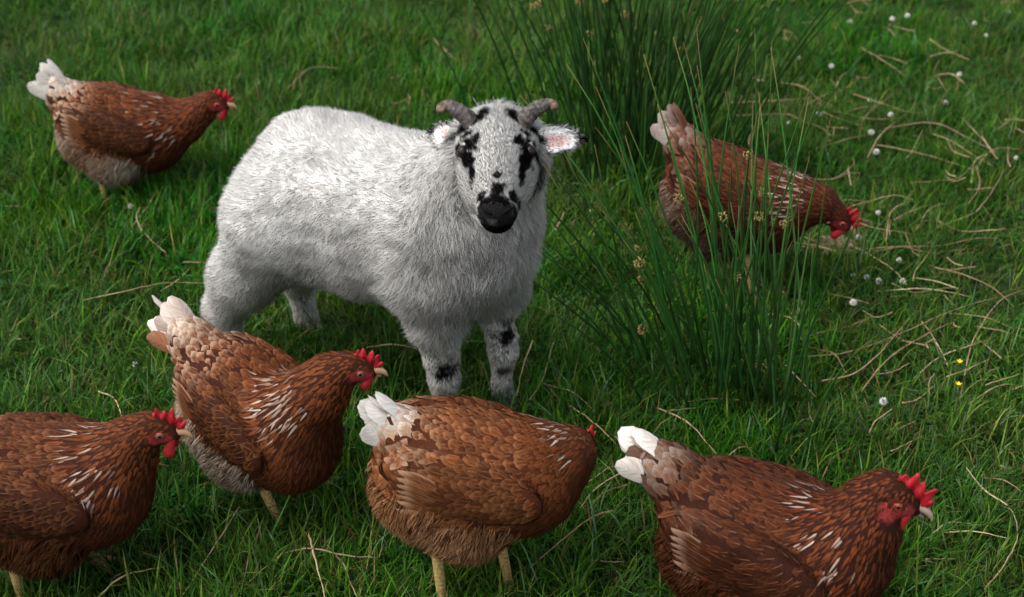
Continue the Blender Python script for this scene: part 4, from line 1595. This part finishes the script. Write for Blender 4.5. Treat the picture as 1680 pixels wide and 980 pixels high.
def rush_clump(label, centre, spots, rng, nvar, Lr, col, flower, clear=None):
    """spots: rows of (x, y, lean along x in degrees, lean along y in degrees)"""
    cz = float(gz(centre[0], centre[1]))
    root = thing('rush_clump', label, 'rushes', (centre[0], centre[1], cz), 0)
    var = [stem_mesh(rng.uniform(*Lr), rng.uniform(0.0, 0.22), rng, np.array(col) * rng.uniform(0.75, 1.25)) for _ in range(nvar)]
    fm = [floret_mesh(rng) for _ in range(4)]
    for x, y, ax, ay in spots:
        me, p = var[rng.integers(nvar)]
        if clear is not None and clear(np.array([x, y, 0.0]) + norm([math.tan(math.radians(ax)), math.tan(math.radians(ay)), 1]) * np.linalg.norm(p[-1])):
            continue                                                        # no stem stands in the lamb's or the hen's way
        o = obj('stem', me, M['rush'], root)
        dx, dy = math.tan(math.radians(ax)), math.tan(math.radians(ay))
        d = Vector((dx, dy, 1)).normalized()
        # the stem's own bend falls outwards, the way it leans
        z = d
        xx = Vector((dx, dy, 0.001)).normalized()
        yy = z.cross(xx).normalized()
        xx = yy.cross(z).normalized()
        o.matrix_local = Matrix.Translation((x - centre[0], y - centre[1], float(gz(x, y)) - cz - 0.01)) @ Matrix((xx, yy, z)).transposed().to_4x4()
        if rng.random() < flower:
            k = rng.choice([5, 6, 7])
            f = obj('flower_cluster', fm[rng.integers(4)], M['petal'], o)
            f.location = Vector(p[k]) + Vector((0.005, 0.003, 0))


rr = np.random.default_rng(77)
sp_ = []
for _ in range(112):
    t = rr.beta(1.3, 0.85)
    x = 0.235 + 0.27 * t + rr.normal(0, 0.022)
    y = 2.29 - 0.16 * t + rr.normal(0, 0.045)
    sp_.append((x, y, -29 + 33 * t ** 0.8 + rr.normal(0, 6.5), rr.normal(-2, 9)))
rush_clump('green rush clump with loose upright stems in front of a pecking hen', (0.37, 2.20), sp_, rr, 14, (0.34, 0.74), (0.028, 0.090, 0.016), 0.15, clear=lambda e: e[0] > 0.50 + 0.10 * (e[2] < 0.42) or e[0] < -0.02 + 0.16 * (e[2] - 0.30))
sp_ = []
for _ in range(165):
    x = 0.29 + rr.normal(0, 0.105)
    y = 3.10 + rr.normal(0, 0.085)
    sp_.append((x, y, float(np.clip((x - 0.29) * 52 + rr.normal(0, 6), -22, 24)), rr.normal(0, 9)))
rush_clump('tall dense dark green rush clump growing behind the lamb', (0.30, 3.10), sp_, rr, 16, (0.45, 0.80), (0.015, 0.056, 0.008), 0.10)

# ------------------------------------------------------------------ dry stems lying on the grass
STRAW = [
    [(135, 482), (200, 478), (270, 460), (340, 458)], [(228, 322), (222, 345), (235, 372), (270, 402)], [(250, 300), (242, 325), (215, 352)],
    [(300, 420), (340, 430), (365, 432), (378, 385)], [(470, 128), (510, 108), (560, 103)], [(600, 555), (645, 560), (685, 557)],
    [(390, 812), (350, 890), (280, 978)], [(282, 865), (290, 930), (298, 985)], [(405, 880), (405, 920), (385, 978)],
    [(515, 830), (470, 890), (430, 925), (365, 975)], [(460, 888), (510, 893), (570, 900), (618, 897)], [(505, 855), (515, 905), (535, 975)],
    [(520, 858), (560, 905), (572, 940), (592, 978)], [(608, 840), (608, 880), (588, 955)], [(424, 964), (470, 969), (510, 976)],
    [(145, 978), (200, 945), (272, 914)], [(875, 542), (860, 590), (848, 630)], [(908, 545), (890, 610), (868, 640)],
    [(935, 650), (975, 685), (1012, 710)], [(890, 605), (940, 632), (985, 660)], [(1030, 760), (980, 790), (950, 820)], [(1035, 775), (990, 800), (960, 830)],
    [(1005, 825), (960, 850), (870, 915)], [(1080, 655), (1130, 690), (1180, 738)], [(1320, 580), (1390, 577), (1470, 548), (1560, 512), (1640, 475)],
    [(1350, 617), (1400, 607), (1440, 580), (1483, 525)], [(1415, 628), (1460, 582), (1520, 545), (1570, 512)], [(1500, 610), (1540, 582), (1590, 567), (1630, 545)],
    [(1512, 512), (1540, 560), (1565, 595)], [(1585, 605), (1600, 545), (1640, 490), (1680, 462)], [(1560, 502), (1620, 515), (1680, 528)],
    [(1455, 388), (1462, 350), (1500, 315)], [(1505, 370), (1525, 345), (1560, 325)], [(1500, 405), (1540, 385), (1548, 372)],
    [(1410, 400), (1470, 410), (1540, 402), (1600, 390), (1640, 382)], [(1420, 410), (1480, 408), (1520, 412), (1585, 398)], [(1355, 335), (1372, 380), (1380, 465)],
    [(1540, 365), (1600, 345)], [(1410, 220), (1420, 190), (1470, 140)], [(1320, 285), (1370, 288), (1400, 270), (1398, 250)], [(1365, 292), (1395, 280), (1412, 275)],
    [(1425, 248), (1445, 220), (1480, 180)], [(1340, 232), (1400, 222), (1440, 205)], [(1455, 200), (1530, 200), (1590, 220), (1640, 240)],
    [(1440, 230), (1520, 250), (1610, 272)], [(1580, 180), (1600, 215), (1635, 240)], [(1600, 265), (1630, 245), (1675, 232)], [(1595, 290), (1600, 260), (1625, 240)],
    [(1605, 262), (1608, 300), (1590, 325)], [(1540, 118), (1560, 145)], [(1345, 785), (1365, 745), (1405, 715)], [(1464, 730), (1518, 700)], [(1475, 743), (1498, 712)],
    [(1620, 948), (1650, 915), (1672, 870), (1665, 830), (1645, 810)], [(1512, 895), (1572, 892)], [(1522, 868), (1560, 843), (1605, 840)], [(1555, 855), (1600, 860), (1660, 865)],
    [(1645, 748), (1680, 760)], [(1618, 767), (1650, 780), (1680, 795)], [(710, 50), (735, 80), (750, 92)], [(640, 118), (690, 108)], [(395, 78), (360, 95)],
    [(535, 25), (550, 50), (557, 75)], [(1170, 765), (1210, 730), (1235, 720)], [(970, 900), (1025, 905)], [(965, 780), (1000, 760), (1035, 742)],
    [(1290, 590), (1340, 640)], [(1420, 640), (1440, 692)], [(1200, 165), (1290, 160), (1330, 150)], [(1210, 175), (1300, 172)], [(1330, 330), (1420, 372), (1500, 380)],
    [(1300, 420), (1360, 440), (1420, 470)], [(1440, 470), (1520, 478), (1600, 480)], [(1550, 480), (1580, 500)], [(1330, 560), (1290, 545)], [(1100, 660), (1160, 650)],
    [(1620, 620), (1680, 598)], [(1590, 650), (1640, 628), (1690, 615)], [(1470, 690), (1505, 675)], [(160, 640), (190, 660), (205, 700)],
]
st = np.random.default_rng(31)
NEAR = [((-0.27, 2.24), 'near the white lamb'), ((-0.91, 3.0), 'near the hen with the pale belly'), ((-0.40, 1.85), 'near the hen with the white streaked neck'),
        ((-0.06, 1.69), 'near the hen with the fluffy white tail'), ((0.40, 1.58), 'near the dark chestnut hen'), ((0.50, 2.55), 'near the pecking hen'),
        ((-0.74, 1.70), 'near the hen with the plain brown belly'), ((0.37, 2.20), 'near the loose rush clump'), ((0.30, 3.10), 'near the tall dense rush clump')]


def where(p):
    d = [math.hypot(p[0] - a[0], p[1] - a[1]) for a, _ in NEAR]
    i = int(np.argmin(d))
    return NEAR[i][1] if d[i] < 0.55 else ('on open grass beyond the pecking hen' if p[1] > 2.7 and p[0] > 0.3 else 'on open grass away from the animals')


def shape_words(P):
    P = np.asarray(P)
    L = np.linalg.norm(np.diff(P, axis=0), axis=1).sum()
    s_ = np.linalg.norm(P[-1] - P[0]) / max(L, 1e-6)
    return ('long ' if L > 0.22 else 'mid length ' if L > 0.12 else 'short ') + ('straight' if s_ > 0.985 else 'slightly bent' if s_ > 0.93 else 'strongly curved')



def straw_mesh(P, r, rng):
    """tapering hollow-looking dry stem with a slight node"""
    n = max(8, 4 * len(P))
    p = smooth_pts(P, n)
    p = p + rng.normal(0, 0.0004, p.shape)
    t = np.linspace(0, 1, n)
    v, tr, q = tube(p - p[0], r * (1 - 0.55 * t) * (1 + 0.25 * np.exp(-((t - 0.45) / 0.03) ** 2)), 6)
    base = np.array([[0.34, 0.24, 0.130], [0.42, 0.32, 0.19], [0.28, 0.18, 0.10], [0.33, 0.22, 0.14]])[rng.integers(4)] * rng.uniform(0.6, 1.05)
    c = base * (1 + 0.25 * vnoise(v, 60, 2))[:, None]
    c[-2] = np.array([0.55, 0.45, 0.32])
    return fast_mesh('dry_stem', v, tr, q, {'col': c}), p[0]


def add_straw(P, r, label, group):
    label = shape_words(P) + ' ' + label + ' ' + where(P[len(P) // 2])
    me, p0 = straw_mesh(P, r, st)
    o = obj('dry_stem', me, M['straw'])
    o.location = p0
    tag(o, label, 'straw', group)


for pl_ in STRAW:
    W = []
    z0 = st.uniform(0.046, 0.066) - 0.012 * (pl_[0][0] > 1150)
    for k, (x, y) in enumerate(pl_):
        p = gnd(x, y, z0)
        p[2] = gz(p[0], p[1]) + z0 + st.normal(0, 0.004) - (0.012 if k in (0, len(pl_) - 1) else 0)
        W.append(p)
    add_straw(W, st.uniform(0.0012, 0.0020) * (0.85 if len(W) < 3 else 1), 'dry tan stem', 'dry rush stems lying on the grass')
for _ in range(26):
    p = gnd(st.uniform(1290, 1690), st.uniform(70, 560), 0.045)
    a, L, cv = st.uniform(-1.2, 1.3), st.uniform(0.10, 0.24), st.normal(0, 0.013)
    d = np.array([math.cos(a), math.sin(a), 0])
    s_ = np.array([-d[1], d[0], 0])
    W = [p - d * L / 2, p - d * L / 6 + s_ * cv, p + d * L / 5 + s_ * cv, p + d * L / 2]
    for w in W:
        w[2] = gz(w[0], w[1]) + st.uniform(0.030, 0.050)
    add_straw(W, st.uniform(0.0009, 0.0016), 'dry tan stem', 'dry rush stems lying on the grass')
for _ in range(95):
    x, y = (st.uniform(1180, 1700), st.uniform(0, 700)) if st.random() < 0.72 else (st.uniform(0, 1680), st.uniform(0, 980))
    p = gnd(x, y, 0.03)
    a, L = st.uniform(0, PI), st.uniform(0.03, 0.11)
    d = np.array([math.cos(a), math.sin(a), 0])
    s_ = np.array([-d[1], d[0], 0])
    W = [p - d * L / 2, p + s_ * st.normal(0, 0.006), p + d * L / 2]
    for w in W:
        w[2] = gz(w[0], w[1]) + st.uniform(0.034, 0.055)
    add_straw(W, st.uniform(0.0011, 0.0019), 'broken bit of thin straw', 'broken bits of straw in the grass')

# a mat of dead grass by the pecking hen
J = Join()
c0 = gnd(1368, 412, 0.02)
for _ in range(160):
    a = st.uniform(0, 2 * PI)
    q0 = np.array([st.normal(0, 0.022), st.normal(0, 0.012), st.uniform(0.005, 0.026)])
    d = np.array([math.cos(a), 0.6 * math.sin(a), st.normal(0, 0.15)]) * st.uniform(0.012, 0.03)
    v, tr, q = tube([q0 - d, q0 + st.normal(0, 0.004, 3), q0 + d], 0.0007, 4)
    J.add(v, tr, q, np.array([0.34, 0.25, 0.15]) * st.uniform(0.6, 1.2))
o = obj('dead_grass_mat', J.mesh('dead_grass_mat'), M['straw'])
o.location = c0
tag(o, 'small matted wad of dead tan grass near the pecking hen', 'dead grass')

# ------------------------------------------------------------------ flowers
def clover_mesh(rng):
    J = Join()
    for k in range(46):
        f = (k + 0.5) / 46
        z = 1 - 1.55 * f
        a = k * 2.399963
        rr_ = math.sqrt(max(0, 1 - z * z))
        d = np.array([rr_ * math.cos(a), rr_ * math.sin(a), z])
        s = norm(np.cross(d, [0.1, 0.2, 1]))
        u = np.cross(s, d)
        b0, e = d * 0.0022, d * rng.uniform(0.0066, 0.0085)
        w = 0.0013
        P = np.array([b0, (b0 + e) / 2 + s * w, e, (b0 + e) / 2 - s * w, (b0 + e) / 2 + u * w])
        col = np.array([0.68, 0.68, 0.62]) * rng.uniform(0.65, 1.1) if z > -0.35 else np.array([0.40, 0.34, 0.22])
        J.add(P, [(0, 1, 4), (1, 2, 4), (2, 3, 4), (3, 0, 4), (0, 3, 2), (0, 2, 1)], None, col)
    return J.mesh('clover_head', smooth=False)


def stalk_mesh(h, rng, col=(0.045, 0.12, 0.03)):
    v, tr, q = tube([(0, 0, -h), (0.004, 0.002, -h * 0.5), (0, 0, -0.001)], 0.0008, 5)
    return fast_mesh('stalk', v, tr, q, {'col': np.tile(np.array(col), (len(v), 1))})


CLOVER = [(1230, 205), (1295, 198), (1430, 215), (1438, 248), (1441, 350), (1405, 368), (1408, 391), (1475, 428), (1400, 453), (1422, 456), (1442, 463), (1481, 462),
          (1400, 497), (1310, 90), (1365, 103), (1552, 165), (1490, 20), (1465, 25), (1655, 18), (1600, 35), (1618, 55), (1575, 118), (1462, 185), (222, 600), (455, 903), (213, 328),
          (187, 295), (970, 345), (1345, 183), (1395, 30), (1428, 160), (1668, 255), (1450, 655), (1240, 460)]
cm = [clover_mesh(st) for _ in range(3)]
for x, y in CLOVER:
    h = st.uniform(0.032, 0.052)
    p = gnd(x, y, h)
    g_ = float(gz(p[0], p[1]))
    t = thing('clover_flower', 'small round white clover flower ' + where(p), 'flower', (p[0], p[1], g_), st.uniform(0, 6), 'white clover flowers')
    a = obj('flower_head', cm[st.integers(3)], M['petal'], t)
    a.location = (0, 0, h)
    s = st.uniform(0.8, 1.25)
    a.scale = (s, s, s)
    b_ = obj('stalk', stalk_mesh(h, st), M['rush'], t)
    b_.location = (0, 0, h)


def buttercup_mesh(rng):
    J = Join()
    for k in range(5):
        a = k * 2 * PI / 5
        d, s = np.array([math.cos(a), math.sin(a), 0]), np.array([-math.sin(a), math.cos(a), 0])
        P = np.array([[0, 0, 0], d * 0.004 + s * 0.0035 + [0, 0, 0.0025], d * 0.0085 + s * 0.002 + [0, 0, 0.006], d * 0.0085 - s * 0.002 + [0, 0, 0.006], d * 0.004 - s * 0.0035 + [0, 0, 0.0025]])
        J.add(P, [(0, 1, 4), (1, 2, 4), (2, 3, 4)], None, np.array([0.75, 0.50, 0.02]))
    return J.mesh('buttercup')


bm_ = buttercup_mesh(st)
for x, y, h, lab in ((1160, 92, 0.16, 'yellow buttercup flower'), (1115, 82, 0.14, 'yellow buttercup flower'), (1573, 626, 0.05, 'yellow buttercup flower'), (1575, 590, 0.05, 'yellow buttercup flower')):
    p = gnd(x, y, h)
    t = thing('buttercup', 'small yellow buttercup on a thin stalk ' + where(p), 'flower', (p[0], p[1], float(gz(p[0], p[1]))), st.uniform(0, 6), 'yellow buttercups')
    a = obj('flower_head', bm_, M['petal'], t)
    a.location = (0, 0, h)
    a.scale = (0.65, 0.65, 0.65)
    b_ = obj('stalk', stalk_mesh(h, st), M['rush'], t)
    b_.location = (0, 0, h)

# ------------------------------------------------------------------ flowering grass stalks and long leaves standing clear of the sward
def rye_stalk(tip, base, spiked, col, rng):
    b = gnd(*base, 0.0)
    d = ray(*tip)
    e = _C + d * ((b[1] + 0.01 - _C[1]) / d[1])
    g_ = float(gz(b[0], b[1]))
    t = thing('grass_stalk', 'tall green grass stalk with slim seed spike ' + where(b) if spiked else 'tall bright green grass leaf standing upright ' + where(b), 'grass stalk', (b[0], b[1], g_), 0,
              'tall grass stalks in front of the hens')
    e = e - np.array([b[0], b[1], g_])
    pts = smooth_pts([(0, 0, -0.005), e * 0.5 + rng.normal(0, 0.004, 3), e], 16)
    v, tr, q = tube(pts, np.linspace(0.0012, 0.0007, 16) * (1 if spiked else 1.6), 5)
    obj('stem', fast_mesh('stalk', v, tr, q, {'col': np.tile(np.array(col), (len(v), 1))}), M['rush'], t)
    if spiked:
        J = Join()
        m = 15
        ax = norm(pts[-1] - pts[-5])
        L = np.linalg.norm(e) * 0.40
        s = norm(np.cross(ax, [0.2, 1, 0.1]))
        u = np.cross(s, ax)
        for k in range(m):
            c = pts[-1] - ax * L * k / m
            sd = s if k % 2 else -s
            P = np.array([c, c + ax * 0.005 + sd * 0.0022, c + ax * 0.011 + sd * 0.0016, c + ax * 0.006 + sd * 0.0004 + u * 0.001, c + ax * 0.006 + sd * 0.0004 - u * 0.001])
            J.add(P, [(0, 1, 3), (1, 2, 3), (0, 4, 1), (1, 4, 2), (0, 3, 4), (3, 2, 4)], None, np.array([0.13, 0.20, 0.07]) * rng.uniform(0.7, 1.3))
        obj('seed_spike', J.mesh('seed_spike'), M['petal'], t)


for tip, base, sp, col in (((152, 784), (118, 990), 1, (0.06, 0.15, 0.03)), ((144, 797), (122, 1000), 1, (0.06, 0.15, 0.03)), ((75, 867), (60, 1010), 1, (0.07, 0.15, 0.04)), ((28, 892), (45, 1010), 1, (0.07, 0.15, 0.04)),
                           ((248, 768), (278, 890), 1, (0.06, 0.14, 0.03)), ((215, 801), (250, 905), 1, (0.06, 0.14, 0.03)), ((352, 808), (348, 900), 1, (0.05, 0.12, 0.03)), ((1508, 862), (1506, 1005), 0, (0.16, 0.22, 0.03)),
                           ((1218, 915), (1205, 1040), 0, (0.05, 0.14, 0.03)), ((1236, 938), (1218, 1045), 1, (0.05, 0.14, 0.03)), ((495, 768), (425, 905), 0, (0.05, 0.16, 0.03)), ((985, 600), (1000, 680), 1, (0.10, 0.15, 0.06)),
                           ((1120, 290), (1130, 420), 1, (0.08, 0.14, 0.04))):
    rye_stalk(tip, base, sp, col, st)
